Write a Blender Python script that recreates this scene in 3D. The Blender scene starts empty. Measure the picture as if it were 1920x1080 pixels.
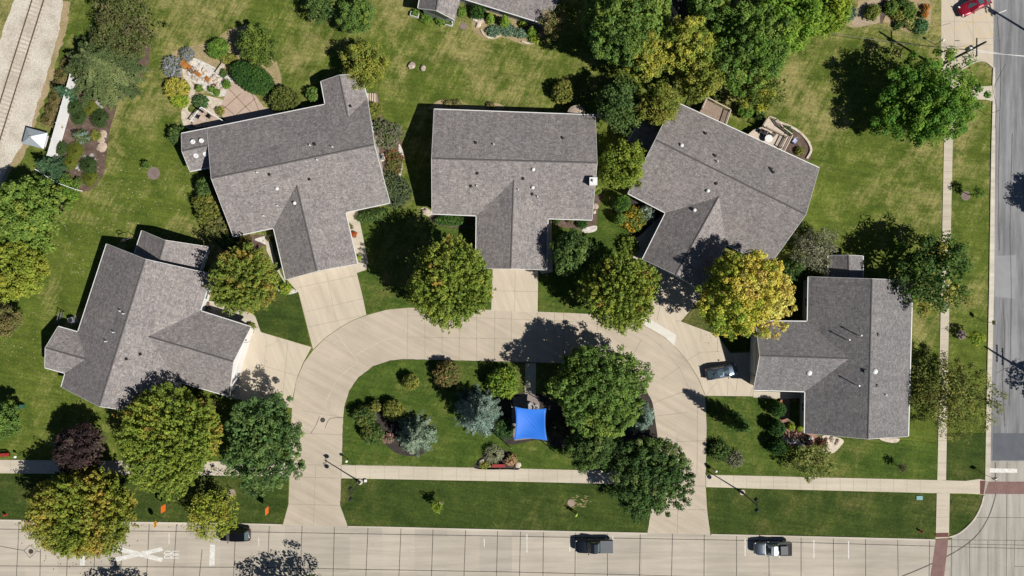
import bpy, bmesh, math, random
import numpy as np
from mathutils import Vector, Matrix
from mathutils.bvhtree import BVHTree

S = bpy.context.scene
COL = S.collection
R = math.radians
CAM_H, FPX = 100.0, 1281.0

# ------------------------------------------------------------------ camera, sky, sun
cam = bpy.data.cameras.new('camera'); camo = bpy.data.objects.new('camera', cam); COL.objects.link(camo)
camo.location = (0, 0, CAM_H); camo.rotation_euler = (0, 0, 0)
cam.sensor_width = 36; cam.lens = 36 * FPX / 1920; cam.clip_end = 3000; cam.clip_start = 1
S.camera = camo
EL = R(46); SUN = Vector((0.853 * math.cos(EL), -0.522 * math.cos(EL), math.sin(EL))).normalized()
w = bpy.data.worlds.new('World'); S.world = w; w.use_nodes = True
nt = w.node_tree; nt.nodes.clear()
sky = nt.nodes.new('ShaderNodeTexSky'); sky.sky_type = 'NISHITA'; sky.sun_disc = False
sky.sun_elevation = EL; sky.sun_rotation = math.atan2(SUN.x, SUN.y); sky.air_density = .6; sky.dust_density = .2; sky.altitude = 600
bg = nt.nodes.new('ShaderNodeBackground'); bg.inputs[1].default_value = 0.05
wo = nt.nodes.new('ShaderNodeOutputWorld'); nt.links.new(sky.outputs[0], bg.inputs[0]); nt.links.new(bg.outputs[0], wo.inputs[0])
sl = bpy.data.lights.new('sun', 'SUN'); sl.energy = 5.0; sl.angle = R(0.5); sl.color = (1.0, 0.955, 0.88)
so = bpy.data.objects.new('sun', sl); COL.objects.link(so); so.rotation_euler = SUN.to_track_quat('Z', 'Y').to_euler()
so.location = SUN * 150
S.view_settings.view_transform = 'Standard'; S.view_settings.look = 'None'
S.view_settings.exposure = 0.07; S.view_settings.gamma = 1.0
S.cycles.max_bounces = 6; S.cycles.diffuse_bounces = 1; S.cycles.transmission_bounces = 3; S.cycles.transparent_max_bounces = 4

def W(px, py, z=0.0):
    s = (CAM_H - z) / FPX
    return Vector(((px - 960) * s, (540 - py) * s, z))

# ------------------------------------------------------------------ materials
MATS = {}
def newmat(name):
    m = bpy.data.materials.new(name); m.use_nodes = True; MATS[name] = m
    n = m.node_tree; b = n.nodes['Principled BSDF']
    return m, n, b
def ramp(n, stops):
    r = n.nodes.new('ShaderNodeValToRGB'); e = r.color_ramp.elements
    while len(e) < len(stops): e.new(0.5)
    for el, (p, c) in zip(e, stops): el.position = p; el.color = (*c, 1)
    return r
def noise(n, vec, scale, detail=5, rough=.55, dist=0):
    t = n.nodes.new('ShaderNodeTexNoise'); t.inputs['Scale'].default_value = scale
    t.inputs['Detail'].default_value = detail; t.inputs['Roughness'].default_value = rough; t.inputs['Distortion'].default_value = dist
    if vec: n.links.new(vec, t.inputs['Vector'])
    return t
def mix(n, fac, a, b, mode='MIX'):
    m = n.nodes.new('ShaderNodeMix'); m.data_type = 'RGBA'; m.blend_type = mode
    for v, i in ((fac, 0), (a, 6), (b, 7)):
        if hasattr(v, 'is_linked') or isinstance(v, bpy.types.NodeSocket): n.links.new(v, m.inputs[i])
        elif i == 0: m.inputs[0].default_value = v
        else: m.inputs[i].default_value = (*v, 1)
    return m.outputs[2]
def math_(n, op, a, b=None, clamp=False):
    m = n.nodes.new('ShaderNodeMath'); m.operation = op; m.use_clamp = clamp
    for i, v in enumerate((a, b)):
        if v is None: continue
        if isinstance(v, bpy.types.NodeSocket): n.links.new(v, m.inputs[i])
        else: m.inputs[i].default_value = v
    return m.outputs[0]
def coord(n, kind='Object'):
    return n.nodes.new('ShaderNodeTexCoord').outputs[kind]
def mapping(n, vec, scale=(1, 1, 1), rot=0):
    m = n.nodes.new('ShaderNodeMapping'); m.inputs['Scale'].default_value = scale; m.inputs['Rotation'].default_value = (0, 0, rot)
    if rot:      # turn first, then stretch, so the streaks really run at that angle
        m.inputs['Rotation'].default_value = (0, 0, 0); r = n.nodes.new('ShaderNodeMapping'); r.inputs['Rotation'].default_value = (0, 0, rot)
        n.links.new(vec, r.inputs['Vector']); vec = r.outputs[0]
    n.links.new(vec, m.inputs['Vector']); return m.outputs[0]
def bump(n, b, h, strength, dist=.05):
    u = n.nodes.new('ShaderNodeBump'); u.inputs['Strength'].default_value = strength; u.inputs['Distance'].default_value = dist
    n.links.new(h, u.inputs['Height']); n.links.new(u.outputs[0], b.inputs['Normal'])
def pm(name, c1, c2=None, scale=3.0, rough=.8, metallic=0, speck=0, sscale=25, bmp=0, coat=0, c3=None, spec=None):
    """plain surface: two or three tones on a noise, optional fine speckle and bump"""
    if name in MATS: return MATS[name]
    m, n, b = newmat(name)
    c2 = c2 or tuple(x * .82 for x in c1)
    co = coord(n); t = noise(n, co, scale, 6, .6)
    st = [(.33, c2), (.66, c1)] if not c3 else [(.3, c2), (.5, c1), (.7, c3)]
    out = ramp(n, st); n.links.new(t.outputs[0], out.inputs[0]); out = out.outputs[0]
    if speck:
        f = noise(n, co, sscale, 3, .7); k = ramp(n, [(.3, (1 - speck,) * 3), (.7, (1 + speck,) * 3)])
        n.links.new(f.outputs[0], k.inputs[0]); out = mix(n, 1.0, out, k.outputs[0], 'MULTIPLY')
    n.links.new(out, b.inputs['Base Color'])
    b.inputs['Roughness'].default_value = rough; b.inputs['Metallic'].default_value = metallic
    if coat: b.inputs['Coat Weight'].default_value = coat; b.inputs['Coat Roughness'].default_value = .04
    if spec is not None: b.inputs['Specular IOR Level'].default_value = spec
    if bmp: bump(n, b, noise(n, co, sscale, 4, .7).outputs[0], bmp)
    return m

def lawn_mat(name, g_dark, g_light, dry, dry_lo, dry_hi, grad=None):
    m, n, b = newmat(name)
    co = coord(n)
    big = noise(n, co, .055, 5, .62, .4); mid = noise(n, co, .33, 6, .68, .3); fine = noise(n, co, 3.2, 5, .75)
    streak = noise(n, mapping(n, co, (.16, 1.5, 1), R(-62)), 1.1, 5, .7)
    streak2 = noise(n, mapping(n, co, (.12, 1.9, 1), R(8)), .9, 4, .7)
    g = ramp(n, [(.34, g_dark), (.66, g_light)]); n.links.new(mid.outputs[0], g.inputs[0])
    f = math_(n, 'ADD', math_(n, 'MULTIPLY', big.outputs[0], 1.0), math_(n, 'MULTIPLY', mid.outputs[0], .75))
    f = math_(n, 'ADD', f, math_(n, 'MULTIPLY', streak.outputs[0], .60))
    f = math_(n, 'ADD', f, math_(n, 'MULTIPLY', fine.outputs[0], .22))
    if grad:
        sx = n.nodes.new('ShaderNodeSeparateXYZ'); n.links.new(co, sx.inputs[0])
        f = math_(n, 'ADD', f, math_(n, 'MULTIPLY', sx.outputs[1], grad))
    mr = n.nodes.new('ShaderNodeMapRange'); mr.inputs[1].default_value = dry_lo; mr.inputs[2].default_value = dry_hi; mr.interpolation_type = 'SMOOTHSTEP'
    n.links.new(f, mr.inputs[0])
    c = mix(n, mr.outputs[0], g.outputs[0], dry)
    # small straw coloured tufts and mowing streaks
    tuft = ramp(n, [(.60, (0, 0, 0)), (.74, (1, 1, 1))]); n.links.new(noise(n, co, 1.6, 6, .78).outputs[0], tuft.inputs[0])
    k = math_(n, 'MULTIPLY', tuft.outputs[0], math_(n, 'ADD', math_(n, 'MULTIPLY', mr.outputs[0], .65), .10))
    c = mix(n, k, c, tuple(min(1, x * 1.5) for x in dry))
    s = ramp(n, [(.38, (.80, .80, .80)), (.62, (1.16, 1.16, 1.12))]); n.links.new(streak2.outputs[0], s.inputs[0])
    c = mix(n, .75, c, s.outputs[0], 'MULTIPLY')
    fr = ramp(n, [(.3, (.62, .62, .62)), (.7, (1.36, 1.36, 1.36))]); n.links.new(fine.outputs[0], fr.inputs[0])
    c = mix(n, 1.0, c, fr.outputs[0], 'MULTIPLY')
    n.links.new(c, b.inputs['Base Color']); b.inputs['Roughness'].default_value = .95; b.inputs['Specular IOR Level'].default_value = .1
    bump(n, b, noise(n, co, 5, 4, .8).outputs[0], .8, .10)
    return m
LAWN = lawn_mat('lawn_dry', (.072, .108, .017), (.138, .176, .030), (.300, .268, .105), 1.27, 1.60, .0026)
LUSH = lawn_mat('lawn_lush', (.048, .086, .015), (.094, .138, .024), (.205, .185, .062), 1.22, 1.72)
STRIP = lawn_mat('lawn_strip', (.036, .062, .013), (.068, .098, .020), (.175, .155, .055), 1.25, 1.80)

def conc_mat(name, c, var=.12, stain=.25, rot=0, slab=None):
    m, n, b = newmat(name); co = coord(n)
    a = noise(n, co, .12, 5, .6); f = noise(n, co, 9, 4, .75)
    st = noise(n, mapping(n, co, (.10, 1.4, 1), rot), .8, 6, .7)
    r1 = ramp(n, [(.32, tuple(x * (1 - var) for x in c)), (.68, tuple(x * (1 + var) for x in c))]); n.links.new(a.outputs[0], r1.inputs[0])
    r2 = ramp(n, [(.36, (1 - stain,) * 3), (.60, (1.05, 1.05, 1.06))]); n.links.new(st.outputs[0], r2.inputs[0])
    r3 = ramp(n, [(.3, (.88,) * 3), (.7, (1.1,) * 3)]); n.links.new(f.outputs[0], r3.inputs[0])
    o = mix(n, 1, mix(n, 1, r1.outputs[0], r2.outputs[0], 'MULTIPLY'), r3.outputs[0], 'MULTIPLY')
    sp = ramp(n, [(.70, (1, 1, 1)), (.76, (.62, .62, .62))]); n.links.new(noise(n, co, .9, 3, .5).outputs[0], sp.inputs[0])
    o = mix(n, .45, o, sp.outputs[0], 'MULTIPLY')
    if slab:
        br = n.nodes.new('ShaderNodeTexBrick'); n.links.new(co, br.inputs['Vector']); br.offset = 0; br.inputs['Scale'].default_value = 1; br.inputs['Brick Width'].default_value = slab[0]; br.inputs['Row Height'].default_value = slab[1]
        br.inputs['Mortar Size'].default_value = 0; br.inputs['Color1'].default_value = (.90, .90, .915, 1); br.inputs['Color2'].default_value = (1.08, 1.075, 1.06, 1); o = mix(n, 1, o, br.outputs[0], 'MULTIPLY')
    oil = ramp(n, [(.66, (1, 1, 1)), (.80, (.55, .54, .53))]); n.links.new(noise(n, co, .33, 4, .62, .6).outputs[0], oil.inputs[0]); o = mix(n, .5, o, oil.outputs[0], 'MULTIPLY')
    n.links.new(o, b.inputs['Base Color']); b.inputs['Roughness'].default_value = .9; b.inputs['Specular IOR Level'].default_value = .25
    return m
C_STREET = conc_mat('street_concrete', (.465, .42, .35), .07, .14, 0, (4.75, 5.2))
C_ROAD = conc_mat('road_concrete', (.505, .435, .345), .11, .11, .5)
C_DRIVE = conc_mat('drive_concrete', (.565, .49, .385), .06, .10, 1.2)
C_WALK = conc_mat('walk_concrete', (.55, .49, .39), .07, .10)
C_NEW = conc_mat('new_concrete', (.68, .655, .59), .04, .05)
C_KERB = conc_mat('kerb_concrete', (.58, .53, .44), .10, .22)
C_CROSS = conc_mat('crossing_concrete', (.40, .375, .33), .1, .25, R(90))
ASPH = conc_mat('old_asphalt', (.262, .264, .272), .14, .40, R(90))
JOINT = pm('joint_tar', (.055, .05, .045), (.16, .145, .12), 1.5, .9)
JOINT2 = pm('joint_fine', (.30, .26, .20), (.42, .37, .29), .8, .9)
CRACK = pm('crack_light', (.62, .57, .48), (.50, .45, .37), .8, .9)
PAINT = pm('road_paint', (.80, .79, .76), (.55, .53, .48), 2.2, .7, speck=.12)
YPAINT = pm('yellow_paint', (.70, .52, .20), (.58, .46, .26), 2.2, .8)
BALLAST = pm('ballast', (.56, .51, .43), (.40, .36, .29), .35, .95, speck=.28, sscale=4.5, bmp=.8, c3=(.64, .60, .52))
DIRT = pm('dry_dirt', (.40, .30, .18), (.26, .22, .10), .5, .95, speck=.25, sscale=4)
MULCH = pm('brown_mulch', (.125, .082, .062), (.075, .050, .040), 1.2, .95, speck=.3, sscale=9, bmp=.8, c3=(.17, .12, .10))
DMULCH = pm('dark_mulch', (.055, .042, .036), (.03, .025, .022), 1.2, .95, speck=.3, sscale=9, bmp=.8)
STONE = pm('cream_stone', (.58, .50, .40), (.40, .32, .25), 1.8, .9, speck=.25, sscale=6, bmp=.6, c3=(.66, .60, .52))
PEBBLE = pm('white_pebbles', (.62, .58, .53), (.30, .26, .23), 2.6, .9, speck=.35, sscale=7, bmp=.9, c3=(.72, .69, .66))
BRICKP = pm('brick_paving', (.36, .20, .145), (.28, .15, .11), 1.2, .9, speck=.15, sscale=10)
PATIO = pm('pink_paving', (.50, .39, .31), (.42, .32, .25), .9, .9, speck=.10, sscale=8)
REDBRICK = pm('crossing_brick', (.235, .135, .120), (.18, .105, .095), 1.0, .9, speck=.18, sscale=7)
DKBRICK = pm('ramp_brick', (.155, .065, .052), (.11, .048, .04), 2, .9)
WHITE = pm('white_trim', (.80, .80, .79), (.72, .72, .70), 1.2, .5)
VINYL = pm('white_vinyl', (.78, .78, .78), (.70, .70, .70), .8, .45)
SIDING = pm('pale_siding', (.56, .53, .47), (.50, .47, .42), .5, .7)
SIDINGW = pm('white_siding', (.74, .73, .71), (.68, .67, .65), .5, .7)
DARKM = pm('dark_metal', (.035, .035, .038), (.025, .025, .027), 4, .5, .3)
STEEL = pm('galvanised_steel', (.48, .49, .50), (.38, .39, .40), 3, .45, .6)
WINGLASS = pm('window_glass', (.085, .125, .135), (.07, .105, .115), 1, .04)
WOOD = pm('weathered_wood', (.33, .25, .19), (.25, .19, .145), 2.0, .85, speck=.2, sscale=8)
RAILW = pm('pale_rail_wood', (.62, .52, .43), (.52, .43, .35), 2.0, .8)
POLEW = pm('creosote_wood', (.085, .075, .070), (.05, .045, .04), 2.2, .9)
BARK = pm('bark', (.085, .066, .050), (.05, .04, .03), 3, .95)
RUST = pm('rusty_steel', (.16, .11, .08), (.11, .075, .055), 3, .75, .4)
TIE = pm('faded_tie', (.50, .44, .355), (.43, .37, .29), 1.4, .95, speck=.2, sscale=5)
ORANGE = pm('sign_orange', (.85, .17, .025), (.78, .15, .02), 2, .5)
YELLOW = pm('sign_yellow', (.80, .40, .03), (.75, .36, .03), 2, .5)
BLACK = pm('black_rubber', (.018, .018, .019), (.012, .012, .013), 5, .75)
RED = pm('red_paint', (.36, .035, .03), (.29, .028, .025), 2, .55)
BLUE = pm('blue_sail_cloth', (.006, .165, .72), (.006, .145, .66), .8, .6)
TEAL = pm('teal_lid', (.20, .42, .42), (.15, .34, .34), 3, .7)
GREENBOX = pm('green_box', (.04, .13, .075), (.03, .10, .06), 3, .6)
GLOBE = pm('white_globe', (.82, .82, .82), (.78, .78, .78), 1, .25)
ROCKM = pm('field_rock', (.42, .34, .28), (.24, .19, .16), 2.2, .9, speck=.3, sscale=7, bmp=.7, c3=(.56, .48, .41))
GREYROCK = pm('grey_rock', (.42, .41, .40), (.28, .27, .26), 2.2, .9, speck=.3, sscale=7, bmp=.7)
COPPER = pm('orange_iron', (.44, .18, .035), (.28, .10, .02), 2.5, .7)
METALROOF = pm('pale_metal_roof', (.50, .56, .60), (.45, .51, .55), .6, .4, .3)
CUSHION = pm('pale_cushion', (.55, .44, .37), (.48, .38, .32), 2, .9)

def roof_mat(name, tone, k1, k2):
    m, n, b = newmat(name)
    uv = n.nodes.new('ShaderNodeUVMap').outputs[0]
    def bricks(wd, ht, off):
        br = n.nodes.new('ShaderNodeTexBrick'); n.links.new(uv, br.inputs['Vector'])
        br.inputs['Scale'].default_value = 1; br.inputs['Brick Width'].default_value = wd; br.inputs['Row Height'].default_value = ht
        br.inputs['Mortar Size'].default_value = .012; br.inputs['Mortar Smooth'].default_value = .3; br.offset = off; br.inputs['Bias'].default_value = 0
        br.inputs['Color1'].default_value = (k1, k1, k1, 1); br.inputs['Color2'].default_value = (k2, k2, k2, 1); br.inputs['Mortar'].default_value = (k1 * .8,) * 3 + (1,)
        return br.outputs[0]
    a = mix(n, .5, bricks(.33, .30, .37), bricks(.55, .15, .5))
    nz = noise(n, uv, 3.0, 4, .75, 1.6); r2 = ramp(n, [(.38, (.68,) * 3), (.50, (.98, .97, .97)), (.60, (1.38, 1.35, 1.33))]); n.links.new(nz.outputs[0], r2.inputs[0])
    big = noise(n, uv, .22, 4, .6); r3 = ramp(n, [(.3, (.90, .91, .93)), (.7, (1.08, 1.06, 1.04))]); n.links.new(big.outputs[0], r3.inputs[0])
    c = mix(n, 1, a, r2.outputs[0], 'MULTIPLY'); stk = ramp(n, [(.36, (.86, .86, .87)), (.60, (1.05, 1.05, 1.04))]); n.links.new(noise(n, mapping(n, uv, (1.1, .13, 1)), 1, 5, .7).outputs[0], stk.inputs[0])
    c = mix(n, 1, c, r3.outputs[0], 'MULTIPLY'); c = mix(n, .8, c, stk.outputs[0], 'MULTIPLY'); c = mix(n, 1, c, tone, 'MULTIPLY')
    n.links.new(c, b.inputs['Base Color']); b.inputs['Roughness'].default_value = .92; b.inputs['Specular IOR Level'].default_value = .2
    bump(n, b, nz.outputs[0], .5, .03)
    return m
ROOF = roof_mat('shingle_roof', (.262, .244, .240), .76, 1.24)
ROOFE = roof_mat('shingle_roof_grey', (.200, .195, .198), .80, 1.20)
CAP = pm('ridge_cap', (.125, .115, .115), (.085, .08, .08), 4, .9)

def leaf_mat():
    m, n, b = newmat('foliage')
    at = n.nodes.new('ShaderNodeAttribute'); at.attribute_name = 'tint'
    n.links.new(at.outputs['Color'], b.inputs['Base Color']); b.inputs['Roughness'].default_value = .65; b.inputs['Specular IOR Level'].default_value = .15
    tr = n.nodes.new('ShaderNodeBsdfTranslucent'); n.links.new(at.outputs['Color'], tr.inputs[0])
    mx = n.nodes.new('ShaderNodeMixShader'); mx.inputs[0].default_value = .28
    n.links.new(b.outputs[0], mx.inputs[1]); n.links.new(tr.outputs[0], mx.inputs[2])
    n.links.new(mx.outputs[0], n.nodes['Material Output'].inputs[0])
    return m
LEAF = leaf_mat()

def paint(name, c, metallic=.5, rough=.28):
    return pm(name, c, tuple(x * .92 for x in c), .6, rough, metallic, coat=.6)

# ------------------------------------------------------------------ object helpers
def tag(o, label=None, cat=None, group=None, kind=None):
    if label: o['label'] = label
    if cat: o['category'] = cat
    if group: o['group'] = group
    if kind: o['kind'] = kind
    return o
def empty(name, loc, rz=0):
    o = bpy.data.objects.new(name, None); COL.objects.link(o); o.location = loc; o.rotation_euler = (0, 0, rz); o.empty_display_size = .3
    return o
def link(name, me, mat, parent=None, loc=None, smooth=False):
    o = bpy.data.objects.new(name, me); COL.objects.link(o)
    if mat: me.materials.append(mat)
    if parent: o.parent = parent
    if loc is not None: o.location = loc
    if smooth: me.polygons.foreach_set('use_smooth', [True] * len(me.polygons))
    return o
class MB:
    def __init__(s): s.v = []; s.f = []
    def add(s, vs, fs):
        k = len(s.v); s.v += [tuple(p) for p in vs]; s.f += [tuple(i + k for i in f) for f in fs]; return s
    def box(s, c, d, rz=0, taper=1.0):
        hx, hy, hz = d[0] / 2, d[1] / 2, d[2] / 2; ca, sa = math.cos(rz), math.sin(rz); vs = []
        for z in (-hz, hz):
            t = taper if z > 0 else 1
            for x, y in ((-hx, -hy), (hx, -hy), (hx, hy), (-hx, hy)):
                x *= t; y *= t
                vs.append((c[0] + x * ca - y * sa, c[1] + x * sa + y * ca, c[2] + z))
        return s.add(vs, [(3, 2, 1, 0), (4, 5, 6, 7), (0, 1, 5, 4), (1, 2, 6, 5), (2, 3, 7, 6), (3, 0, 4, 7)])
    def tube(s, pts, rad, n=8, cap=True):
        pts = [Vector(p) for p in pts]; rad = rad if isinstance(rad, (list, tuple)) else [rad] * len(pts); rings = []
        k = len(s.v)
        for i, p in enumerate(pts):
            d = (pts[min(i + 1, len(pts) - 1)] - pts[max(i - 1, 0)])
            d = d.normalized() if d.length > 1e-9 else Vector((0, 0, 1))
            a = Vector((0, 0, 1)) if abs(d.z) < .9 else Vector((1, 0, 0))
            u = d.cross(a).normalized(); v = d.cross(u).normalized()
            for j in range(n):
                t = 2 * math.pi * j / n; s.v.append(tuple(p + (u * math.cos(t) + v * math.sin(t)) * rad[i]))
        for i in range(len(pts) - 1):
            for j in range(n):
                a = k + i * n + j; b = k + i * n + (j + 1) % n
                s.f.append((a, b, b + n, a + n))
        if cap:
            s.f.append(tuple(k + j for j in range(n))[::-1]); s.f.append(tuple(k + (len(pts) - 1) * n + j for j in range(n)))
        return s
    def cyl(s, c, r, h, n=16, r2=None):
        return s.tube([(c[0], c[1], c[2]), (c[0], c[1], c[2] + h)], [r, r if r2 is None else r2], n)
    def lathe(s, c, prof, n=16):
        k = len(s.v)
        for r, z in prof:
            for j in range(n):
                t = 2 * math.pi * j / n; s.v.append((c[0] + r * math.cos(t), c[1] + r * math.sin(t), c[2] + z))
        for i in range(len(prof) - 1):
            for j in range(n):
                a = k + i * n + j; b = k + i * n + (j + 1) % n; s.f.append((a, b, b + n, a + n))
        s.f.append(tuple(k + j for j in range(n))[::-1]); s.f.append(tuple(k + (len(prof) - 1) * n + j for j in range(n)))
        return s
    def prism(s, poly, z0, z1):
        n = len(poly); k = len(s.v)
        s.v += [(p[0], p[1], z0) for p in poly] + [(p[0], p[1], z1) for p in poly]
        for i in range(n): j = (i + 1) % n; s.f.append((k + i, k + j, k + n + j, k + n + i))
        s.f.append(tuple(k + n + i for i in range(n))); s.f.append(tuple(k + i for i in range(n))[::-1])
        return s
    def mesh(s, name, fix=True, bevel=0):
        me = bpy.data.meshes.new(name); me.from_pydata(s.v, [], s.f)
        if fix:
            bm = bmesh.new(); bm.from_mesh(me)
            bmesh.ops.triangulate(bm, faces=[f for f in bm.faces if len(f.verts) > 4])
            if bevel: bmesh.ops.bevel(bm, geom=bm.edges[:], offset=bevel, segments=1, affect='EDGES')
            bmesh.ops.recalc_face_normals(bm, faces=bm.faces); bm.to_mesh(me); bm.free()
        me.update(); return me
    def build(s, name, mat, parent=None, loc=None, smooth=False, bevel=0):
        return link(name, s.mesh(name, True, bevel), mat, parent, loc, smooth)

def area2(p): return sum(p[i][0] * p[(i + 1) % len(p)][1] - p[(i + 1) % len(p)][0] * p[i][1] for i in range(len(p)))
def smooth_px(pts, closed=True, k=5):
    n = len(pts); out = []
    for i in range(n if closed else n - 1):
        g = lambda j: np.array(pts[j % n] if closed else pts[max(0, min(n - 1, j))], float)
        p0, p1, p2, p3 = g(i - 1), g(i), g(i + 1), g(i + 2)
        for t in np.linspace(0, 1, k, endpoint=False):
            out.append(tuple(.5 * ((2 * p1) + (-p0 + p2) * t + (2 * p0 - 5 * p1 + 4 * p2 - p3) * t * t + (-p0 + 3 * p1 - 3 * p2 + p3) * t ** 3)))
    if not closed: out.append(tuple(pts[-1]))
    return out
def sheet(name, px, z, mat, sm=False, thick=.03, kind='structure', rough=0, seed=1):
    """a flat paving, bed or lawn laid on the ground, with a real edge"""
    if sm: px = smooth_px(px)
    if rough:
        rg = random.Random(seed); q = []
        for i in range(len(px)):
            a, b = px[i], px[(i + 1) % len(px)]; L = math.hypot(b[0] - a[0], b[1] - a[1]); k = max(1, int(L / 7))
            for t in range(k): q.append((a[0] + (b[0] - a[0]) * t / k + rg.uniform(-rough, rough), a[1] + (b[1] - a[1]) * t / k + rg.uniform(-rough, rough)))
        px = q
    pts = [W(x, y) for x, y in px]
    if area2(pts) < 0: pts.reverse()
    b = MB(); b.prism(pts, z - thick, z)
    o = b.build(name, mat); o['kind'] = kind
    return o
def strip_mb(mb, px, wid, z, h=0.0, sm=False, world=False):
    if sm: px = smooth_px(px, False)
    P = [Vector(p).to_2d() for p in px] if world else [W(*p).to_2d() for p in px]; n = len(P); L = []; Rr = []
    for i in range(n):
        d = (P[min(i + 1, n - 1)] - P[max(i - 1, 0)]).normalized(); nn = Vector((-d.y, d.x)) * wid / 2
        L.append(P[i] + nn); Rr.append(P[i] - nn)
    k = len(mb.v)
    if h == 0:
        for i in range(n): mb.v += [(L[i].x, L[i].y, z), (Rr[i].x, Rr[i].y, z)]
        for i in range(n - 1): a = k + 2 * i; mb.f.append((a, a + 1, a + 3, a + 2))
    else:
        for i in range(n): mb.v += [(L[i].x, L[i].y, z), (Rr[i].x, Rr[i].y, z), (Rr[i].x, Rr[i].y, z + h), (L[i].x, L[i].y, z + h)]
        for i in range(n - 1):
            a = k + 4 * i
            for q in range(4): r = (q + 1) % 4; mb.f.append((a + q, a + r, a + 4 + r, a + 4 + q))
        mb.f.append((k, k + 1, k + 2, k + 3)); e = k + 4 * (n - 1); mb.f.append((e + 3, e + 2, e + 1, e))
    return mb
def lines(name, polys, wid, z, mat, sm=False, h=0.0):
    mb = MB()
    for p in polys: strip_mb(mb, p, wid, z, h, sm)
    o = mb.build(name, mat); o['kind'] = 'structure'; return o
def copy_tree(o, loc, rz, label, name=None):
    c = o.copy(); COL.objects.link(c); c.location = loc; c.rotation_euler = (0, 0, rz); c['label'] = label
    for ch in list(o.children):
        d = ch.copy(); COL.objects.link(d); d.parent = c
        for g in list(ch.children):
            e = g.copy(); COL.objects.link(e); e.parent = d
    return c

# ------------------------------------------------------------------ ground, roads, paving
g = MB(); g.add([(-900, -900, 0), (900, -900, 0), (900, 900, 0), (-900, 900, 0)], [(0, 1, 2, 3)])
g.build('ground', LAWN)['kind'] = 'structure'

EDGE = [(-600, 960), (0, 975), (240, 979), (480, 982.5), (720, 988), (960, 994), (1215, 999.5), (1440, 1004), (1600, 1008), (1752, 1012)]
# main street below, one concrete sheet; the crossing and the side street meet it
sheet('street', EDGE + [(1785, 1012), (2400, 1030), (2400, 1290), (-600, 1230)], .005, C_STREET)
sheet('intersection', [(1785, 1006), (1800, 998), (1825, 975), (1838, 950), (1845, 929), (1847, 900), (1848, 864), (2250, 868), (2250, 1300), (1779, 1290), (1780, 1080), (1784, 1040)], .009, C_CROSS)
sheet('side_street', [(1864, -400), (1863, 127), (1866, 270), (1864, 540), (1860, 700), (1858, 810), (1857, 866), (2200, 868), (2250, 500), (2240, -400)], .005, ASPH)
sheet('side_street_patch', [(1866, 480), (1905, 478), (1903, 560), (1865, 556)], .009, pm('patched_asphalt', (.30, .305, .315), (.26, .265, .275), .6, .9, speck=.12))
sheet('side_street_seal', [(1862, 812), (2230, 815), (2230, 862), (1861, 863)], .009, pm('fresh_seal', (.115, .125, .145), (.09, .10, .115), .7, .9, speck=.12))
sheet('gutter', [(1862, 127), (1866, 127), (1866, 270), (1864, 540), (1860, 700), (1858, 810), (1857, 902), (1848, 902), (1849, 810), (1852, 700), (1855, 540), (1858.5, 280)], .013, C_KERB)
sheet('parking_apron', [(1766, -300), (1864, -300), (1862.5, 127), (1850, 117.5), (1838, 114.5), (1825, 118), (1787, 139), (1786, 152), (1765, 152), (1764.5, 125)], .013, C_DRIVE)
# the loop road with its two entrances
LOOP = [(530, 985), (541, 946), (543, 893), (546, 800), (548, 760), (556, 712), (570, 680), (587, 657), (611, 633), (640, 613), (664, 600), (690, 590.5), (725, 581), (765, 577), (925, 581),
        (1070, 587), (1130, 590), (1180, 600), (1215, 615), (1245, 632), (1270, 655), (1292, 682), (1310, 712), (1322, 742), (1325, 800), (1323, 890), (1323, 913), (1326, 958), (1332, 1002.5), (1214, 999.5), (1220, 954), (1226, 905), (700, 890),
        (640, 896), (638, 948), (652, 987)]
sheet('loop_road', LOOP, .009, C_ROAD)
ISL = [(641.5, 871), (643, 800), (646, 765), (655, 733), (672, 708), (700, 687), (732, 676), (760, 673.5), (960, 678.5), (1060, 681), (1130, 684), (1170, 690), (1196, 706), (1213, 735), (1223, 760), (1229, 800), (1231, 840), (1229, 884)]
sheet('island_lawn', ISL, .06, LUSH, rough=.4)
STRIPS = [[(640, 898), (960, 904), (1226, 909), (1221, 954), (1214, 998), (960, 992.5), (652, 985.5), (638, 948)],
          [(1325, 914.5), (1440, 918), (1755.5, 926), (1753, 1010), (1600, 1006), (1440, 1002), (1333, 1000), (1327, 958)],
          [(-400, 889), (240, 890), (541, 893), (540, 946), (530, 982), (240, 977), (0, 973), (-400, 964)],
          [(1781.5, 926.5), (1842, 929.5), (1837, 951), (1824, 974), (1800, 996), (1786, 1003), (1779.5, 999)],
          [(1775.5, 812), (1848, 812), (1847, 898), (1812, 901), (1774.5, 900)]]
for p in STRIPS: sheet('verge_lawn', p, .05, STRIP, rough=.45)
for p in ([(1326, 742), (1410, 744), (1450, 748), (1506, 820), (1702, 826), (1757, 830), (1756.5, 898), (1440, 890.5), (1325, 888)],):
    sheet('front_lawn', p, .05, LUSH)
sheet('front_lawn', [(489, 622), (478, 590), (470, 560), (510, 500), (530, 520), (548, 549), (559, 549), (583, 649)], .05, STRIP)
sheet('front_lawn', [(669, 510), (690, 500), (672, 400), (735, 384), (812, 404), (890, 410), (890, 500), (922, 506), (920, 580), (765, 575.5), (725, 579.5), (688, 588)], .05, LUSH)
sheet('front_lawn', [(1011, 506), (1030, 500), (1032, 412), (1115, 414), (1130, 380), (1180, 368), (1240, 402), (1190, 480), (1238, 530), (1205, 594), (1180, 598), (1130, 588), (1010, 584.5)], .05, LUSH)
sheet('front_lawn', [(1277, 603), (1322, 550), (1352, 478), (1440, 505), (1510, 520), (1510, 600), (1420, 600), (1415, 655), (1368, 660), (1345, 628)], .05, STRIP)
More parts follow.
